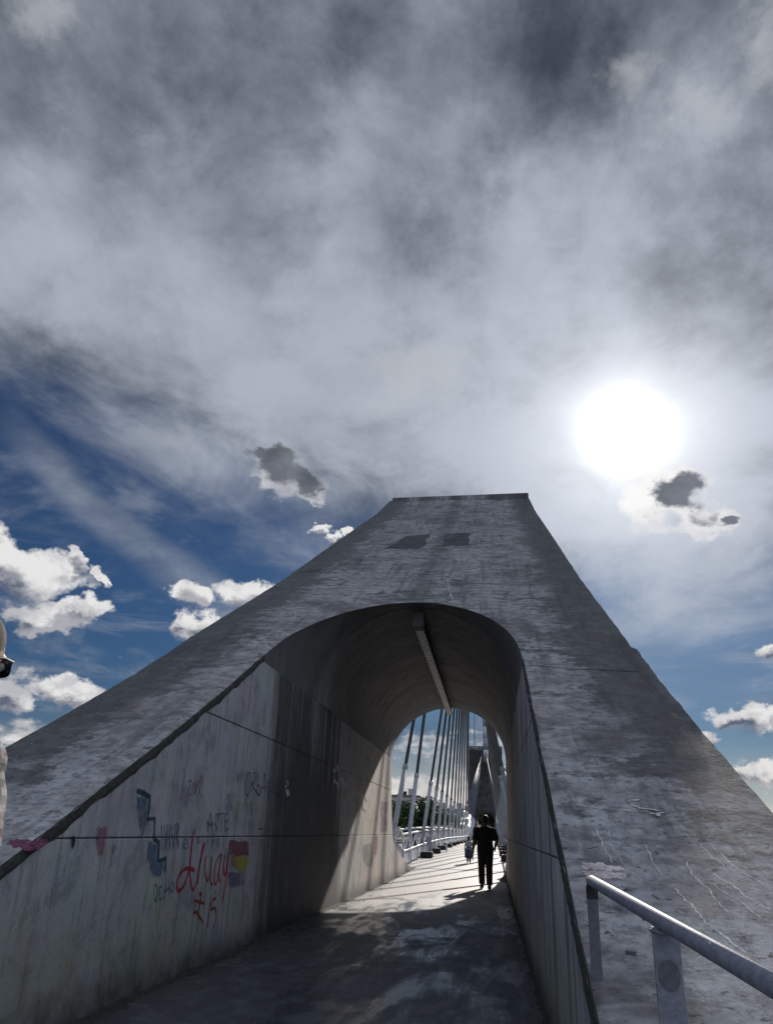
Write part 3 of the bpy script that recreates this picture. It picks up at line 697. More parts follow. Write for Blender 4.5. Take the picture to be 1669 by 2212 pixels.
# ------------------------------------------------------------------ ground, walkway, deck, river
camber = lerp_tab([(24, 0), (31, .06), (40, .22), (50, .32), (62, .38), (109, .38), (121, .32), (131, .22), (140, .06), (147, 0)])
DX0, DX1 = -3.75, 1.30
mb = MB()
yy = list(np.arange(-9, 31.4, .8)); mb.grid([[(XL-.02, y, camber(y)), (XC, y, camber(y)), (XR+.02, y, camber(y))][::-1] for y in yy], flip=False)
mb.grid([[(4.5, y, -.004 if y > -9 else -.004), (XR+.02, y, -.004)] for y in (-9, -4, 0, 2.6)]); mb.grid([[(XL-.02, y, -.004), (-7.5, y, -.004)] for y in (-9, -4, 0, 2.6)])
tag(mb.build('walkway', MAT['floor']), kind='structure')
mb = MB(); yy = list(np.arange(31.2, 139.9, 1.55)); nd = 171-31.2
mb.grid([[(DX1, y, camber(y)), (XC, y, camber(y)), (DX0, y, camber(y)), (DX0, y, camber(y)-.55), (XC, y, camber(y)-.9), (DX1, y, camber(y)-.55), (DX1, y, camber(y))] for y in yy+[139.8]])
tag(mb.build('bridge_deck', MAT['floor']), kind='structure')
def terr(x, y):
    yb = y+.05*x*0
    if yb < 27: z = -.35
    else: z = float(np.interp(yb, [27, 33, 52, 60, 118, 126, 142, 160], [-.35, -1.2, -8.6, -9.5, -9.5, -8.6, -1.2, -.3]))
    if abs(x+1.2) > 8: z += .5*noise.noise(Vector((x*.03, y*.03, 0)))
    return z
gx = [-4000, -1500, -600, -300]+list(np.arange(-200, 201, 10))+[300, 600, 1500, 4000]
gy = [-3000, -800, -200]+list(np.arange(-60, 240, 6))+[300, 500, 1000, 2500, 6000]
mb = MB(); mb.grid([[(x, y, terr(x, y)) for x in gx[::-1]] for y in gy])
tag(mb.build('ground', MAT['asphalt'], smooth=True), kind='structure')
def mat_water():
    m, nt, t, b = mat_new('river_water'); P = pos(t); b.inputs['Base Color'].default_value = (.03, .045, .04, 1); b.inputs['Roughness'].default_value = .12
    bump(t, b, t.noise(P, 1.2, 5, .6), .3, .05); return m
mb = MB(); mb.grid([[(x, y, -7.4) for x in (3000, 200, 0, -200, -3000)] for y in (40, 85, 135)])
tag(mb.build('river', mat_water()), kind='structure')

# ------------------------------------------------------------------ far pylon: a turned copy
twin = copy_tree(pyl); twin.location = (-1.225, 171-16, 0); twin.rotation_euler = (0, 0, PI)
twin['label'] = 'distant concrete pylon at the far end of the deck, seen through the arch'
for c_ in list(kids(twin)):
    if c_.name.split('.')[0] in ('red_scrawl', 'rust_scrawl', 'purple_letter', 'black_letter', 'pink_letter', 'teal_outline', 'blue_fill', 'red_fill', 'orange_fill', 'yellow_fill', 'violet_fill', 'green_fill',
                                 'black_blot', 'red_blot', 'white_flake', 'paint_smear', 'paint_drip', 'lime_vein', 'lime_spot', 'lift_joint', 'paint_patch', 'repair_patch', 'broken_edge', 'lighting_trough'):
        for g_ in kids(c_): bpy.data.objects.remove(g_)
        bpy.data.objects.remove(c_)

# ------------------------------------------------------------------ stay cables
cab_y = [27.8, 33.2, 39.7, 45.4, 51.4, 58.0, 65.0, 71.8, 79.1, 86.6, 95.8, 107.0, 116.0]
def base_z(y):
    return toe(y) if y < 31 else (toe(171-y) if y > 140 else camber(y))
ORD = ['first', 'second', 'third', 'fourth', 'fifth', 'sixth', 'seventh', 'eighth', 'ninth', 'tenth', 'eleventh', 'twelfth', 'thirteenth']
def stay(xb, yb, top, far, i, side):
    o = empty('stay_cable', (xb, yb, base_z(yb)))
    P0 = Vector((xb, yb, base_z(yb)-.05)); P1 = Vector(top); d = (P1-P0).normalized()
    ls = (3.45-P0.z)/d.z
    MB().tube([P0+d*(ls-.02), P1], .062, 8).build('cable', MAT['cable'], o, o, smooth=True)
    MB().tube([P0, P0+d*ls], .088, 10).tube([P0+d*(ls-.12), P0+d*(ls+.06)], .104, 10).build('sleeve', MAT['white' if side == 'left' else 'panelg'], o, o, smooth=True)
    MB().bar(P0-d*.02, P0+d*.75, .26, .05).build('anchor_plate', MAT['white'], o, o)
    if far: lb = 'thin pale stay cable, %s from the distant pylon on the %s side of the deck' % (ORD[i], side)
    else: lb = 'grey sleeved stay cable, %s beyond the arch along the %s edge of the deck' % (ORD[i], side)
    return tag(o, lb, 'stay cable', 'stay cables of the footbridge')
for i, y in enumerate(cab_y):
    topx = -1.75 if i < 2 else -.80
    tz = 14.1+.02*i
    stay(-3.45, y, (topx, 32.4+.04*i, tz), False, i, 'left')
    stay(1.0, y, (-1.75 if i < 2 else -1.12, 32.4+.04*i, tz), False, i, 'right')
for i, y in enumerate(cab_y[:11]):
    stay(-3.45, 171-y, (-1.5, 171-32.4-.04*i, 14.1), True, i, 'left'); stay(1.0, 171-y, (-.95, 171-32.4-.04*i, 14.1), True, i, 'right')

# dark blocks at the feet of the stays
def block_mesh(seed):
    random.seed(seed); mb = MB(); mb.box(-.27, .27, -.36, .36, -.02, .25)
    o = mb.build('anchor_block', MAT['block'], bevel=.07); me = o.data
    for v in me.vertices: v.co += Vector((fbm(v.co*4+Vector((seed, 0, 0)), 2), fbm(v.co*4+Vector((0, seed, 0)), 2), .6*fbm(v.co*4, 2)))*.035
    bpy.data.objects.remove(o); return me
bm_ = [block_mesh(k) for k in (3, 8, 12)]
for i, y in enumerate(cab_y[2:]):
    for side, x in (('left', -3.02), ('right', .62)):
        o = bpy.data.objects.new('anchor_block', bm_[i % 3]); col.objects.link(o); o.location = (x, y-.9, camber(y)); o.rotation_euler.z = random.uniform(-.15, .15)
        tag(o, 'lumpy black block at the foot of the %s stay cable by the %s railing' % (ORD[i+2], side), 'anchor block', 'black blocks along the deck edges')
# small white steel frame standing over the fourth block
fr = empty('steel_frame', (-2.92, 47.2, camber(47)))
tag(fr, 'low white steel frame with thin legs over a black block by the left railing', 'frame')
zf = camber(47)
MB().box(-3.3, -2.55, 46.85, 47.6, zf+.46, zf+.50).build('top_bar', MAT['white'], fr, fr, bevel=.01)
for sx in (-3.27, -2.6):
    for sy in (46.9, 47.55): MB().box(sx, sx+.04, sy-.02, sy+.02, zf, zf+.46).build('leg', MAT['white'], fr, fr)
lp = tag(MB().bar((-3.12, 42.2, camber(42)+.05), (-3.22, 41.9, camber(42)+.85), .26, .03).build('leaning_board', MAT['panel']), 'narrow white board leaning against the left railing', 'board')

# railings on the deck
def railing(x, label):
    o = empty('bridge_railing', (x, 31, 0)); tag(o, label, 'railing', 'railings along the deck')
    inn = 1 if x < 0 else -1
    ys = list(np.arange(28.0 if x < 0 else 28.0, 143.1, 3.0)); post = brace = panel = None
    for i, y in enumerate(ys):
        z = base_z(y) if y < 31 or y > 140 else camber(y); z = min(z, .4)
        if i and i % 8 == 0 or y == ys[-1]:
            pass
        if post is None:
            post = MB().box(x-.045, x+.045, y-.045, y+.045, z, z+1.10).build('post', MAT['white'], o, o, bevel=.008)
            last = (y, z)
            panel = MB().box(x-.012, x+.012, y+.06, y+2.94, z+.10, z+.50).build('panel', MAT['panel'], o, o)
            brace = MB().bar((x+.03*inn, y+.1, z+.52), (x+.03*inn, y+1.45, z+1.04), .035, .06).build('brace', MAT['white'], o, o)
            brace2 = MB().bar((x+.03*inn, y+2.9, z+.52), (x+.03*inn, y+1.55, z+1.04), .035, .06).build('brace', MAT['white'], o, o)
            y0, z0 = y, z
        else:
            for src in (post, panel, brace, brace2):
                if src is not post and y == ys[-1]: continue
                c_ = src.copy(); col.objects.link(c_); c_.parent = o; c_.location = (0, y-y0, z-z0)
    zz = [(y, min(base_z(y), .4)) for y in ys]
    MB().tube([(x, y, z+1.13) for y, z in zz], .038, 8).build('top_rail', MAT['white'], o, o, smooth=True)
    MB().tube([(x+.05*inn, y, z+.56) for y, z in zz], .030, 8).build('middle_rail', MAT['white'], o, o, smooth=True)
    MB().tube([(x-.55*inn, y, z+1.22) for y, z in zz], .045, 8).build('outer_rail', MAT['white'], o, o, smooth=True)
railing(-3.32, 'white tubular railing with pale panels along the left edge of the deck beyond the arch')
railing(.92, 'white tubular railing along the right deck edge, almost hidden by the passage wall')

# ------------------------------------------------------------------ lookout tower on the far pylon
tw = empty('lookout_tower', (-1.0, 140, 15.0)); tag(tw, 'white lattice lookout tower with a banded round mast rising above the distant pylon', 'tower')
tx0, tx1, ty0, ty1 = -2.85, .75, 138.6, 142.2
for x in (tx0, tx1):
    for y in (ty0, ty1): MB().tube([(x, y, 14.9), (x, y, 40)], .09, 8).build('leg', MAT['white'], tw, tw, smooth=True)
zl = 15.1; k = 0
while zl < 39:
    mb = MB(); h = 2.05; m_ = .055
    for (xa, ya, xb, yb) in ((tx0, ty0, tx1, ty0), (tx1, ty0, tx1, ty1), (tx1, ty1, tx0, ty1), (tx0, ty1, tx0, ty0)):
        mb.tube([(xa, ya, zl), (xb, yb, zl)], m_, 6); xm, ym = (xa+xb)/2, (ya+yb)/2
        mb.tube([(xa, ya, zl), (xm, ym, zl+h)], m_*.8, 6).tube([(xb, yb, zl), (xm, ym, zl+h)], m_*.8, 6)
        mb.tube([(xa, ya, zl+h), (xm, ym, zl)], m_*.8, 6).tube([(xb, yb, zl+h), (xm, ym, zl)], m_*.8, 6)
        mb.tube([(xm, ym, zl), (xm, ym, zl+h)], m_*.6, 6)
    tag(mb.build('lattice_bay', MAT['white'], tw, tw), kind='stuff'); zl += h; k += 1
MB().box(tx0-.15, tx1+.15, ty0-.15, ty1+.15, 14.88, 15.06).build('base_frame', MAT['white'], tw, tw)
MB().box(tx0-.5, tx1+.5, ty0-.5, ty1+.5, 40, 40.3).build('platform', MAT['white'], tw, tw)
zl = 12.6
for k in range(14):
    MB().tube([(-.95, 138.1, zl), (-.95, 138.1, zl+1.93)], .47, 18).build('mast_section', MAT['white' if k % 2 == 0 else 'panelg'], tw, tw, smooth=True); zl += 1.95
for sx in (-4.62, 1.80):
    MB().box(sx, sx+.40, 138.4, 139.4, 13.2, 16.0).build('side_bracket', MAT['dark'], twin, None) if False else None

# ------------------------------------------------------------------ far bank: trees and buildings
def leaf_mat(name, c):
    m, nt, t, b = mat_new(name); P = pos(t); oi = t.node('ShaderNodeObjectInfo'); rnd = S(nt, oi.outputs['Random'])
    n = t.noise(P, 1.3, 4, .6)
    setin(nt, b, 'Base Color', t.mix((n*.7+rnd*.3).step(.3, .7), tuple(v*.55 for v in c), tuple(v*1.5 for v in c))); b.inputs['Roughness'].default_value = .6
    return m
MAT.update(leaf=leaf_mat('tree_leaves', (.045, .085, .025)), leaf2=leaf_mat('dark_tree_leaves', (.025, .05, .018)), bark=simple('bark', (.07, .055, .04), .9, 0, .4, 8, .5))
def crown_mesh(seed, n, rx, rz, mat, ls):
    rnd = random.Random(seed); cl = []
    for k in range(16):
        a = rnd.uniform(0, 2*PI); rr = rnd.uniform(.15, .8); zz = rnd.uniform(-.65, .8)
        cl.append((Vector((math.cos(a)*rr*rx*math.sqrt(1-zz*zz*.7), math.sin(a)*rr*rx*math.sqrt(1-zz*zz*.7), zz*rz)), rnd.uniform(.28, .5)*rx))
    mb = MB()
    for k in range(n):
        c_, r_ = rnd.choice(cl); d = Vector((rnd.gauss(0, 1), rnd.gauss(0, 1), rnd.gauss(0, 1))).normalized()
        p = c_+d*r_*rnd.uniform(.55, 1.05); u_ = d.orthogonal().normalized(); u_ = (Matrix.Rotation(rnd.uniform(0, 6.3), 3, d) @ u_); v_ = d.cross(u_)
        d2 = d*rnd.uniform(-.6, .6); a = (u_+d2)*ls*rnd.uniform(.6, 1.3); b_ = v_*ls*rnd.uniform(.4, .9)
        mb.add([p-a, p+b_, p+a, p-b_], [(0, 1, 2, 3)])
    o = mb.build('crown', mat); me = o.data; bpy.data.objects.remove(o); return me
def trunk_mesh(seed, h):
    rnd = random.Random(seed); mb = MB(); mb.tube([(0, 0, -.5), (.05, .02, h*.35), (-.05, .05, h*.7)], [.28, .2, .1], 8)
    for k in range(5):
        a = rnd.uniform(0, 6.3); z0 = h*rnd.uniform(.3, .6); mb.tube([(0, 0, z0), (math.cos(a)*h*.13, math.sin(a)*h*.13, z0+h*.16), (math.cos(a)*h*.24, math.sin(a)*h*.24, z0+h*.25)], [.1, .07, .03], 6)
    o = mb.build('trunk', MAT['bark']); me = o.data; bpy.data.objects.remove(o); return me
CR = [crown_mesh(1, 2600, 3.4, 3.4, MAT['leaf'], .30), crown_mesh(2, 2600, 3.2, 3.9, MAT['leaf2'], .28), crown_mesh(5, 2200, 3.6, 3.0, MAT['leaf'], .32)]
TR = [trunk_mesh(1, 7), trunk_mesh(2, 8)]
tree_spots = [(870, 150, 7.2, 0, 'bright green tree beside the left pale wall edge, leftmost tree seen through the arch'), (893, 158, 7.8, 1, 'tall dark tree between the first two stay cables'), (912, 164, 8.6, 1, 'dark rounded tree, tallest of the far bank trees'),
              (884, 172, 6.0, 2, 'low broad tree in front of the far houses, half hidden by the tall dark tree'), (928, 168, 6.6, 0, 'mid green tree right of the tallest dark tree'), (941, 178, 6.2, 1, 'dark tree above the white kiosk roof'),
              (957, 185, 5.6, 2, 'low green tree behind the white kiosk'), (972, 190, 5.8, 1, 'small dark tree right of the white kiosk'), (988, 200, 5.2, 0, 'small green tree among the dense stay cables'), (1002, 205, 5.4, 1, 'small dark tree next to the distant pylon'),
              (1064, 205, 9.5, 1, 'dark tree seen through the far pylon passage'), (1052, 215, 8.5, 2, 'green tree behind the far pylon passage'), (858, 190, 6.8, 1, 'dark tree behind the leftmost tree, against the houses'), (1015, 215, 5.0, 2, 'low tree beside the distant pylon foot')]
for (u, Y, h, k, lb) in tree_spots:
    p = on(1, Y, u, 1800); o = empty('broadleaf_tree', (p.x, Y, terr(p.x, Y)-.1)); s_ = h/8.0
    c_ = bpy.data.objects.new('crown', CR[k]); col.objects.link(c_); c_.parent = o; c_.location = (0, 0, h*.58); c_.scale = (s_, s_, s_); c_.rotation_euler.z = random.uniform(0, 6)
    c2 = bpy.data.objects.new('trunk', TR[k % 2]); col.objects.link(c2); c2.parent = o; c2.scale = (s_, s_, s_)
    tag(o, lb, 'tree', 'trees on the far bank')
MAT.update(w1=simple('cream_render', (.50, .47, .43), .85, 0, .15, 1.5, .1), w2=simple('grey_render', (.33, .33, .36), .85, 0, .2, 1.5, .1), w3=simple('terracotta_render', (.36, .25, .22), .85, 0, .2, 1.5, .1),
           roof=simple('flat_roof', (.16, .14, .16), .8, 0, .3, 1, .1), glass=simple('window_glass', (.03, .035, .045), .15, 0, .2, 2, 0), frame=simple('window_frame', (.55, .55, .55), .5, 0, .1, 4, 0))
def building(u, Y, w, d, h, mat, fl, lb, tank=False):
    p = on(1, Y, u, 1800); x0 = p.x-w/2; z0 = terr(p.x, Y)-.3; o = empty('town_house', (p.x, Y, z0)); tag(o, lb, 'building', 'buildings on the far bank')
    MB().box(x0, x0+w, Y, Y+d, z0, z0+h).build('wall', MAT[mat], o, o)
    rf = MB().box(x0-.25, x0+w+.25, Y-.35, Y+d+.25, z0+h, z0+h+.35).build('roof', MAT['roof'], o, o)
    if tank: MB().tube([(p.x, Y+d*.5, z0+h+.3), (p.x, Y+d*.5, z0+h+1.5)], .6, 12).build('water_tank', MAT['dark'], rf, o)
    MB().box(x0+w*.62, x0+w*.62+1.8, Y+d*.4, Y+d*.4+2, z0+h+.35, z0+h+2.2).build('stair_head', MAT[mat], rf, o)
    hh = h/fl; n = max(2, int(w/2.4)); wm = None
    for f_ in range(fl):
        for k in range(n):
            cx = x0+(k+.5)*w/n; cz = z0+f_*hh+hh*.55
            if wm is None:
                wm = MB().box(cx-.62, cx+.62, Y-.05, Y+.02, cz-.65, cz+.65).build('window', MAT['frame'], o, o); pn = MB().box(cx-.5, cx+.5, Y-.07, Y-.04, cz-.53, cz+.53).build('pane', MAT['glass'], wm, o); c0 = (cx, cz)
            else:
                a = wm.copy(); col.objects.link(a); a.parent = o; a.location = (cx-c0[0], 0, cz-c0[1]); b_ = pn.copy(); col.objects.link(b_); b_.parent = a; b_.location = (0, 0, 0)
building(868, 225, 9, 9, 10.6, 'w1', 3, 'cream flat roofed block, tallest of the far buildings, behind the leftmost trees', True)
building(888, 238, 8, 10, 9.0, 'w2', 3, 'grey flat roofed house right of the tall cream block')
building(908, 236, 8, 9, 9.3, 'w3', 3, 'reddish house with a dark roof above the dark trees', True)
building(928, 250, 7, 9, 7.2, 'w1', 2, 'low cream house between the third and fourth stay cables')
building(945, 258, 8, 9, 8.0, 'w2', 3, 'grey block behind the white kiosk', True)
building(962, 262, 7, 9, 7.4, 'w1', 2, 'cream house behind the middle stay cables', True)
building(978, 268, 8, 9, 8.4, 'w2', 3, 'grey block behind the dense stay cables')
building(996, 270, 8, 9, 7.8, 'w3', 2, 'reddish house beside the distant pylon', True)
building(1012, 280, 7, 9, 8.2, 'w1', 3, 'cream block partly behind the distant pylon')
building(843, 232, 9, 9, 9.4, 'w3', 3, 'reddish block at the left edge of the arch opening')
p = on(1, 150, 953, 1790); zk = terr(p.x, 150)
ko = empty('kiosk', (p.x, 150, zk)); tag(ko, 'white flat roofed riverside kiosk beyond the deck railing', 'kiosk')
MB().box(p.x-1.9, p.x+1.9, 149, 152, 1.75, 2.45).build('roof', MAT['frame'], ko, ko)
for sx in (-1.6, 1.5):
    for sy in (149.3, 151.6): MB().box(p.x+sx, p.x+sx+.12, sy, sy+.12, zk-.2, 1.75).build('post', MAT['frame'], ko, ko)
MB().box(p.x-1.5, p.x+1.5, 149.6, 151.4, zk-.2, .75).build('counter', MAT['w1'], ko, ko)

# ------------------------------------------------------------------ foreground handrail
hr = empty('handrail', (.5, 3, .9)); tag(hr, 'grey painted tubular handrail in the near corner beside the sloping concrete', 'handrail')
A, B_ = Vector((.447, 4.06, 1.135)), Vector((.532, 1.78, 1.068)); dr = (B_-A)
MB().tube([A-dr.normalized()*.012, A, A+dr*.01, A+dr*1.8], [.012, .021, .0235, .0235], 20).build('top_rail', MAT['grey'], hr, hr, smooth=True)
def flat_post(tpar, w, th, zb, name='post'):
    p = A+dr*tpar; mb = MB().box(p.x-w/2, p.x+w/2, p.y-th/2, p.y+th/2, zb, p.z-.012)
    return mb.build(name, MAT['grey'], hr, hr, bevel=.003), p
po, p = flat_post(.615, .078, .012, .1)
vs = [(p.x+.031*math.cos(a), p.y-.0085, p.z-.135+.040*math.sin(a)) for a in np.linspace(0, 2*PI, 25)[:-1]]
MB().add(vs+[(v[0], v[1]+.004, v[2]) for v in vs], [tuple(range(24))[::-1]]+[(i, (i+1) % 24, 24+(i+1) % 24, 24+i) for i in range(24)]).build('cap_disc', MAT['greyd'], po, hr)
MB().tube([(p.x-.043, p.y, p.z-.021), (p.x-.02, p.y-.012, p.z-.026), (p.x+.02, p.y-.012, p.z-.026), (p.x+.043, p.y, p.z-.021)], .005, 8).build('weld_bead', MAT['grey'], po, hr, smooth=True)
flat_post(1.45, .078, .012, -.05)
eo, p = flat_post(.012, .048, .012, .70)
eo.data.materials[0] = MAT['greyd']
MB().box(p.x-.0255, p.x+.0255, p.y-.0085, p.y+.0085, p.z-.075, p.z-.02).build('dark_band', MAT['dark'], eo, hr)

# ------------------------------------------------------------------ people
def fuse(mb, name, voxel, smooth_it=4):
    o = mb.build(name, None); m = o.modifiers.new('r', 'REMESH'); m.mode = 'VOXEL'; m.voxel_size = voxel
    s_ = o.modifiers.new('s', 'SMOOTH'); s_.iterations = smooth_it; s_.factor = .5
    me = bpy.data.meshes.new_from_object(o.evaluated_get(bpy.context.evaluated_depsgraph_get())); bpy.data.objects.remove(o)
    me.polygons.foreach_set('use_smooth', [True]*len(me.polygons)); return me
def rings(mb, rr, n=16):
    """closed loft through horizontal ellipses (x, y, z, rx, ry)"""
    o = len(mb.v)
    for x, y, z, rx, ry in rr:
        for k in range(n): a = 2*PI*k/n; mb.v.append((x+rx*math.cos(a), y+ry*math.sin(a), z))
    for j in range(len(rr)-1):
        for k in range(n): mb.f.append((o+j*n+k, o+j*n+(k+1) % n, o+(j+1)*n+(k+1) % n, o+(j+1)*n+k))
    mb.f.append(tuple(o+k for k in range(n))[::-1]); mb.f.append(tuple(o+(len(rr)-1)*n+k for k in range(n))); return mb
SK = simple('skin', (.17, .092, .06), .5, 0, .15, 12, .05)
HAIR = simple('dark_hair', (.012, .011, .010), .6, 0, .3, 60, .4)
CLB = simple('black_cotton', (.012, .012, .014), .85, 0, .3, 30, .2); CLT = simple('black_twill', (.014, .014, .017), .85, 0, .3, 40, .2); SHOE = simple('black_leather', (.012, .012, .012), .4, 0, .3, 20, .1)
EYEM = simple('eye_white', (.6, .6, .58), .2, 0, 0, 4, 0)
def hand(mb, W, d, up, s_):
    """palm and five fingers from the wrist W along d; up is the side of the thumb"""
    d = Vector(d).normalized(); up = (Vector(up)-d*Vector(up).dot(d)).normalized(); c_ = d.cross(up)
    mb.tube([W-d*.01*s_, W+d*.03*s_, W+d*.075*s_, W+d*.09*s_], [.024*s_, .032*s_, .036*s_, .026*s_], 10)
    for k, (o_, L_) in enumerate(((.026, .070), (.009, .080), (-.009, .074), (-.026, .058))):
        p0 = W+d*.075*s_+up*o_*s_; p1 = p0+d*L_*.45*s_+c_*.008*s_; p2 = p1+(d*.8+c_*.6).normalized()*L_*.35*s_; p3 = p2+(d*.4+c_*.9).normalized()*L_*.25*s_
        mb.tube([p0, p1, p2, p3], [.0105*s_, .010*s_, .009*s_, .007*s_], 8)
    t0 = W+d*.025*s_+up*.024*s_; t1 = t0+(d*.6+up*.8).normalized()*.035*s_; mb.tube([t0, t1, t1+(d*.9+up*.3+c_*.3).normalized()*.032*s_], [.013*s_, .0115*s_, .009*s_], 8)
def person(name, loc, yaw, h, label, J, cloth, voxel=.011, head_yaw=0.0, hair=True, group=None, kid=False, head_off=(0, 0), hairm=None):
    s_ = h/1.75; o = empty(name, loc)
    hs_ = s_*(1.22 if kid else 1.0)                       # a child's head is larger for its body
    V = lambda p: Vector((p[0]*s_, p[1]*s_, p[2]*s_))
    mb = MB(); sh = 1.45; 
    rings(mb, [(0, 0, .86*s_, .13*s_, .10*s_), (0, 0, .95*s_, .165*s_, .115*s_), (0, 0, 1.08*s_, .14*s_, .10*s_), (0, 0, 1.22*s_, .155*s_, .105*s_), (0, 0, 1.36*s_, .18*s_, .11*s_), (0, -.005*s_, 1.44*s_, .15*s_, .085*s_), (0, 0, 1.49*s_, .075*s_, .06*s_)])
    hz = 1.49*s_+.135*hs_
    mb.tube([V((0, -.01, 1.44)), (head_off[0]*.8, .005*s_+head_off[1]*.8, hz-.05*hs_)], [.062*s_, .054*s_], 12)
    Rh = Matrix.Rotation(head_yaw, 3, 'Z'); hc = Vector((head_off[0], .012*s_+head_off[1], hz))
    def hp(x, y, z): return hc+Rh @ Vector((x*hs_, y*hs_, z*hs_))
    e = lambda c_, r: mb.ell(hp(*c_), tuple(v*hs_ for v in r), 16, 10, Rh)
    e((0, -.008, .045), (.078, .098, .088)); e((0, .025, -.03), (.062, .072, .085)); e((0, .045, -.085), (.036, .035, .028))
    e((0, .098, -.012), (.014, .022, .026)); e((0, .108, -.026), (.019, .018, .013)); e((0, .083, .03), (.05, .016, .012))
    e((0, .084, -.056), (.024, .014, .008)); e((0, .082, -.068), (.021, .013, .008))
    for sx in (-1, 1): e((sx*.079, -.005, -.005), (.012, .024, .034))
    for sd_ in ('L', 'R'):
        g = J[sd_]; pts = [V(q) for q in g['arm']]
        mb.tube([pts[0]*.98, pts[0], pts[1], (pts[1]*.6+pts[2]*.4), pts[2]], [.055*s_, .056*s_, .043*s_, .042*s_, .028*s_], 12)
        hand(mb, pts[2], pts[2]-pts[1], Vector((0, 1, 0)) if sd_ == 'L' else Vector((0, 1, 0)), s_)
        lg = [V(q) for q in g['leg']]
        mb.tube([lg[0], lg[0]*.75+lg[1]*.25, lg[1], lg[1]*.65+lg[2]*.35, lg[2]], [.092*s_, .088*s_, .056*s_, .058*s_, .040*s_], 14)
        ft = lg[2]; td = V(g['toe'])-ft
        mb.tube([ft-td*.12, ft+td*.4, V(g['toe'])], [.038*s_, .036*s_, .026*s_], 10)
    def attach(me, nm, mat):
        me.materials.clear(); me.materials.append(mat); q = bpy.data.objects.new(nm, me); col.objects.link(q); q.parent = o; return q
    attach(fuse(mb, 'body', voxel), 'body', SK)
    # shirt
    mb = MB(); c0 = cloth.get('loose', 1.0)
    rings(mb, [(0, 0, .84*s_, .185*s_*c0, .145*s_*c0), (0, 0, .95*s_, .188*s_*c0, .14*s_*c0), (0, 0, 1.10*s_, .172*s_*c0, .125*s_*c0), (0, 0, 1.24*s_, .180*s_, .125*s_), (0, 0, 1.36*s_, .20*s_, .125*s_), (0, -.005*s_, 1.445*s_, .165*s_, .10*s_), (0, -.005*s_, 1.492*s_, .085*s_, .075*s_)])
    for sd_ in ('L', 'R'):
        pts = [V(q) for q in J[sd_]['arm']]; k_ = cloth.get('sleeve', .75)
        e_ = pts[0].lerp(pts[1], min(k_, 1)) if k_ <= 1 else pts[1].lerp(pts[2], k_-1)
        sh_ = Vector((pts[0].x*.93, pts[0].y, pts[0].z-.022*s_)); mb.ell(tuple(sh_), (.080*s_, .074*s_, .070*s_), 14, 9)
        mb.tube([sh_, sh_.lerp(e_ if k_ <= 1 else pts[1], .3)]+([pts[1]] if k_ > 1 else [])+[e_], [.066*s_, .080*s_]+([.068*s_] if k_ > 1 else [])+[.066*s_ if k_ <= 1 else .048*s_], 12)
    attach(fuse(mb, 'shirt', voxel, 5), 'shirt', cloth['shirt'])
    mb = MB(); rings(mb, [(0, 0, .82*s_, .17*s_, .12*s_), (0, 0, .92*s_, .178*s_, .128*s_), (0, 0, 1.0*s_, .155*s_, .115*s_)])
    for sd_ in ('L', 'R'):
        lg = [V(q) for q in J[sd_]['leg']]; mb.tube([lg[0], lg[0]*.72+lg[1]*.28, lg[1], lg[1]*.5+lg[2]*.5, lg[1]*.08+lg[2]*.92], [.108*s_, .102*s_, .082*s_, .078*s_, .070*s_], 14)
    attach(fuse(mb, 'trousers', voxel, 4), 'trousers', cloth['legs'])
    for sd_ in ('L', 'R'):
        ft = V(J[sd_]['leg'][2]); tp = V(J[sd_]['toe']); td = tp-ft; mb = MB()
        mb.tube([ft-td*.28-Vector((0, 0, .02*s_)), ft+td*.1-Vector((0, 0, .012*s_)), ft+td*.6-Vector((0, 0, .01*s_)), tp+td*.1], [.038*s_, .05*s_, .046*s_, .030*s_], 12)
        attach(fuse(mb, 'shoe', voxel, 3), 'shoe', SHOE)
    if hair:
        mb = MB(); mb.ell(hp(0, -.016, .058), tuple(v*hs_ for v in (.084, .101, .086)), 18, 12, Rh); mb.ell(hp(0, -.045, .0), tuple(v*hs_ for v in (.076, .066, .075)), 16, 10, Rh)
        attach(fuse(mb, 'hair', voxel, 2), 'hair', hairm or HAIR)
    for sx in (-1, 1): MB().ell(hp(sx*.031, .084, .008), (.011*hs_,)*3, 10, 8).build('eye', EYEM, o, None)
    o.rotation_euler.z = yaw
    if kid is False and h < 1.77 and h > 1.75: o.scale = (1.10, 1.05, 1)
    return tag(o, label, 'person', group), hp
stand = dict(L=dict(arm=[(-.185, 0, 1.42), (-.245, -.03, 1.14), (-.235, .06, .90)], leg=[(-.09, 0, .90), (-.10, .02, .49), (-.105, -.02, .075)], toe=(-.125, .16, .03)),
             R=dict(arm=[(.185, 0, 1.42), (.245, -.03, 1.14), (.235, .06, .90)], leg=[(.09, 0, .90), (.10, .02, .49), (.105, -.02, .075)], toe=(.125, .16, .03)))
walk = dict(L=dict(arm=[(-.19, 0, 1.42), (-.255, -.03, 1.14), (-.285, .07, .90)], leg=[(-.085, 0, .90), (-.085, .13, .50), (-.075, .20, .085)], toe=(-.085, .37, .03)),
            R=dict(arm=[(.19, 0, 1.42), (.27, -.06, 1.15), (.235, .10, .99)], leg=[(.085, 0, .90), (.085, .02, .49), (.075, -.16, .085)], toe=(.085, .02, .03)))
person('person', (-.20, 21.95, 0), R(4), 1.76, 'dark silhouetted person in black shirt and trousers walking under the end of the arch', walk, dict(shirt=CLB, legs=CLT, sleeve=.95, loose=1.05), .0105)
ph = MB().box(-.20-.335, -.20-.315, 22.0, 22.11, .66, .82); tag(ph.build('umbrella_case', CLB, bevel=.008), 'short dark object held low in the left hand of the black clad walking person', 'held item')
KID_Y = 35.6
kidj = walk
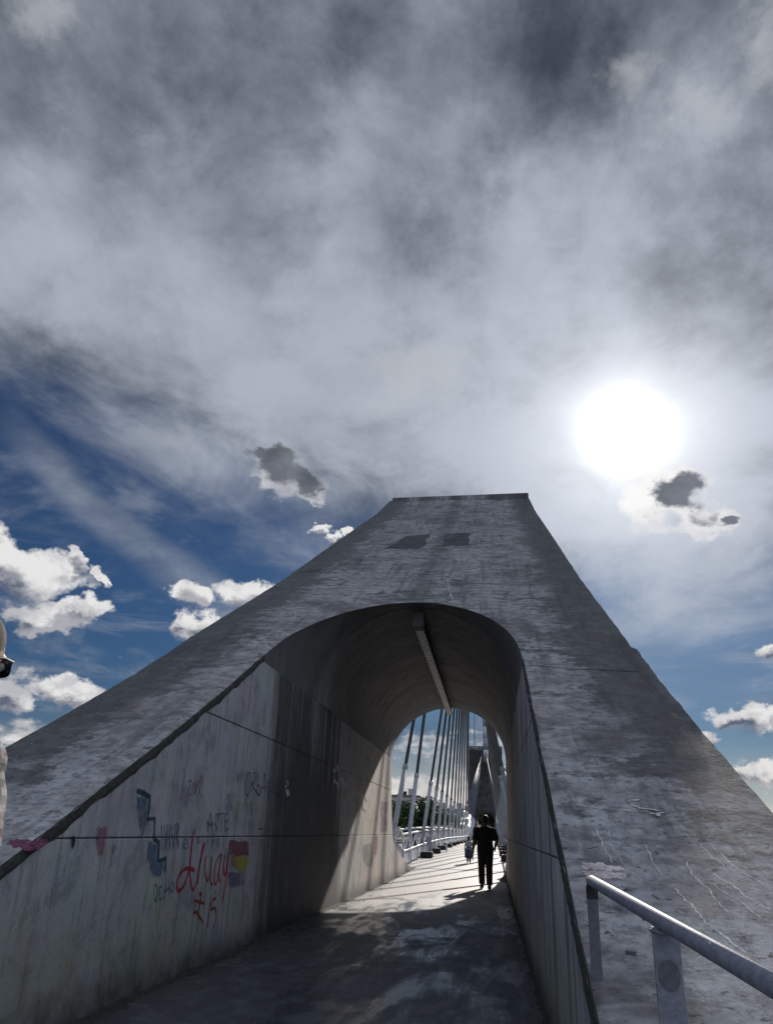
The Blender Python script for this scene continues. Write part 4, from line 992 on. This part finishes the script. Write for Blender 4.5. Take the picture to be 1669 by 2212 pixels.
person('person', (-1.02, KID_Y, camber(KID_Y)), R(5), 1.02, 'small child with a big backpack walking left of the black clad person', kidj, dict(shirt=simple('pale_shirt', (.30, .30, .34), .8, 0, .2, 30, .1), legs=CLT, sleeve=.9, loose=1.05), .0095, kid=True)
bp = empty('backpack', (-1.02, KID_Y-.17, camber(KID_Y)+.50)); tag(bp, 'dark blue school backpack with pale trim on the back of the child', 'backpack')
zb = camber(KID_Y)
NAVY = simple('navy_nylon', (.022, .028, .075), .6, 0, .3, 20, .2); PALE = simple('pale_trim', (.42, .44, .50), .6, 0, .1, 10, 0)
mb = MB(); rings(mb, [(-1.02, KID_Y-.17, zb+.20, .13, .07), (-1.02, KID_Y-.18, zb+.24, .165, .095), (-1.02, KID_Y-.18, zb+.42, .165, .105), (-1.02, KID_Y-.165, zb+.56, .14, .085), (-1.02, KID_Y-.15, zb+.63, .09, .05)], 20)
mb.build('bag', NAVY, bp, bp, smooth=True)
mb = MB(); rings(mb, [(-1.02, KID_Y-.25, zb+.24, .11, .045), (-1.02, KID_Y-.26, zb+.34, .115, .05), (-1.02, KID_Y-.25, zb+.41, .10, .04)], 16); mb.build('pocket', NAVY, bp, bp, smooth=True)
MB().tube([(-1.02+.15*math.cos(a), KID_Y-.272+.03*abs(math.cos(a)), zb+.44+.13*math.sin(a)) for a in np.linspace(.2, PI-.2, 12)], .009, 6).build('trim', PALE, bp, bp, smooth=True)
for sx in (-.09, .09): MB().tube([(-1.02+sx, KID_Y-.12, zb+.60), (-1.02+sx, KID_Y-.02, zb+.70), (-1.02+sx, KID_Y+.10, zb+.62), (-1.02+sx*1.2, KID_Y+.06, zb+.45), (-1.02+sx*1.3, KID_Y-.10, zb+.36)], .016, 6).build('strap', NAVY, bp, bp, smooth=True)
person('person', (-1.35, 70.0, camber(70)), R(-6), 1.72, 'distant dark clothed person on the deck just left of the black clad walker', walk, dict(shirt=CLB, legs=CLT, sleeve=1.6, loose=1.0), .013)

# bystander at the edge of the frame
def mat_plaid():
    m, nt, t, b = mat_new('plaid_cotton'); tc = t.node('ShaderNodeTexCoord').outputs['Object']; x, y, z = t.sep(tc)
    def band(v, f, w): return (v*f)._m('FRACT').step(w, w+.03)
    a = band(z, 29, .5); c_ = band(x+y*.6, 31, .5); e = (a+c_)*.5
    thin = band(z, 29, .88).max(band(x+y*.6, 31, .88))
    base = t.mix(e, (.014, .013, .017), (.20, .195, .215)); base = t.mix(thin*.5, base, (.12, .06, .07))
    setin(nt, b, 'Base Color', base); b.inputs['Roughness'].default_value = .85; bump(t, b, t.noise(tc, 18, 4, .6), .4, .02); return m
by, hp = person('person', (-1.365, 1.74, 0), R(-6), 1.79, 'bystander in black and white plaid shirt with cropped hair, cut off by the left edge', stand,
            dict(shirt=mat_plaid(), legs=simple('dark_denim', (.03, .035, .06), .85, 0, .3, 30, .2), sleeve=1.85, loose=1.12), .007, R(0), hairm=simple('cropped_greying_hair', (.030, .020, .016), .9, 0, .2, 30, .12), head_off=(.083, .0))
gl = empty('sunglasses', (0, 0, 0)); gl.parent = None
GLS = simple('dark_green_lens', (.012, .03, .018), .12, 0, .1, 3, 0)
Ry = Matrix.Rotation(R(-6), 3, 'Z'); bl_ = Vector((-1.365, 1.74, 0))
gp = lambda x, y, z: bl_+Ry @ hp(x, y, z)
gl.location = gp(0, .1, .01)
for sx in (-1, 1):
    mb = MB(); pts = []
    for j in range(5):
        zz = .026-.048*j/4; pts.append([gp(sx*(.006+.068*k/6), .112-.040*(k/6)**2.2, zz*(1-.35*(k/6)**3)+.008) for k in range(7)])
    mb.grid(pts); mb.grid([[p+Ry @ Vector((0, -.003, 0)) for p in r] for r in pts], flip=True); mb.build('lens', GLS, gl, gl, smooth=True)
    MB().tube([gp(sx*.074, .074, .018), gp(sx*.086, .03, .018), gp(sx*.085, -.03, .01), gp(sx*.082, -.05, -.008)], .0035, 8).build('temple', MAT['dark'], gl, gl, smooth=True)
MB().tube([gp(-.012, .114, .014), gp(0, .118, .017), gp(.012, .114, .014)], .003, 8).build('bridge', MAT['dark'], gl, gl, smooth=True)
tag(gl, 'dark green wraparound sunglasses worn by the bystander in the plaid shirt', 'sunglasses')

# dirt gathered at the foot of the left passage wall
mb = MB(); rows = []
for y in np.arange(3.0, 31.0, .06):
    w = .05+.16*abs(fbm((y*1.9, 2, 2), 4)); h = .012+.05*abs(fbm((y*2.6, 5, 5), 4))
    rows.append([(XL+.001, y, camber(y)+h), (XL+w*.5, y, camber(y)+h*.5+.004*fbm((y*9, 1, 1), 2)), (XL+w, y, camber(y)+.001)])
mb.grid(rows); tag(mb.build('dirt_line', MAT['moss'], smooth=True), kind='stuff')
mb = MB(); rows = []
for y in np.arange(3.0, 31.0, .08):
    w = .03+.08*abs(fbm((y*1.9, 8, 2), 4)) + (.28*max(0, 1-abs(y-26.5)/1.6)); h = .01+.03*abs(fbm((y*2.6, 9, 5), 4))+(.09*max(0, 1-abs(y-26.5)/1.3))
    rows.append([(XR-.001, y, camber(y)+h), (XR-w*.5, y, camber(y)+h*.5), (XR-w, y, camber(y)+.001)])
mb.grid(rows, flip=True); tag(mb.build('dirt_line', MAT['moss'], smooth=True), kind='stuff')

random.seed(5); mb = MB()
for k in range(260):
    left = random.random() < .7; y = random.uniform(4.2, 24); x = (XL+.04+abs(random.gauss(0, .16))) if left else (XR-.03-abs(random.gauss(0, .10)))
    if random.random() < .12: x = random.uniform(XL+.2, XR-.2)
    a = random.uniform(0, 6.3); r = random.uniform(.008, .028); z = camber(y)+.003
    p = [(x+math.cos(a+q)*r*random.uniform(.6, 1.2), y+math.sin(a+q)*r*random.uniform(.6, 1.2), z+random.uniform(0, .012)) for q in (0, 1.3, 2.9, 4.4)]
    mb.add(p+[(x, y, z+r*.6)], [(0, 1, 4), (1, 2, 4), (2, 3, 4), (3, 0, 4)])
tag(mb.build('litter', simple('dry_leaf_litter', (.10, .075, .045), .9, 0, .6, 9, 0)), kind='stuff')
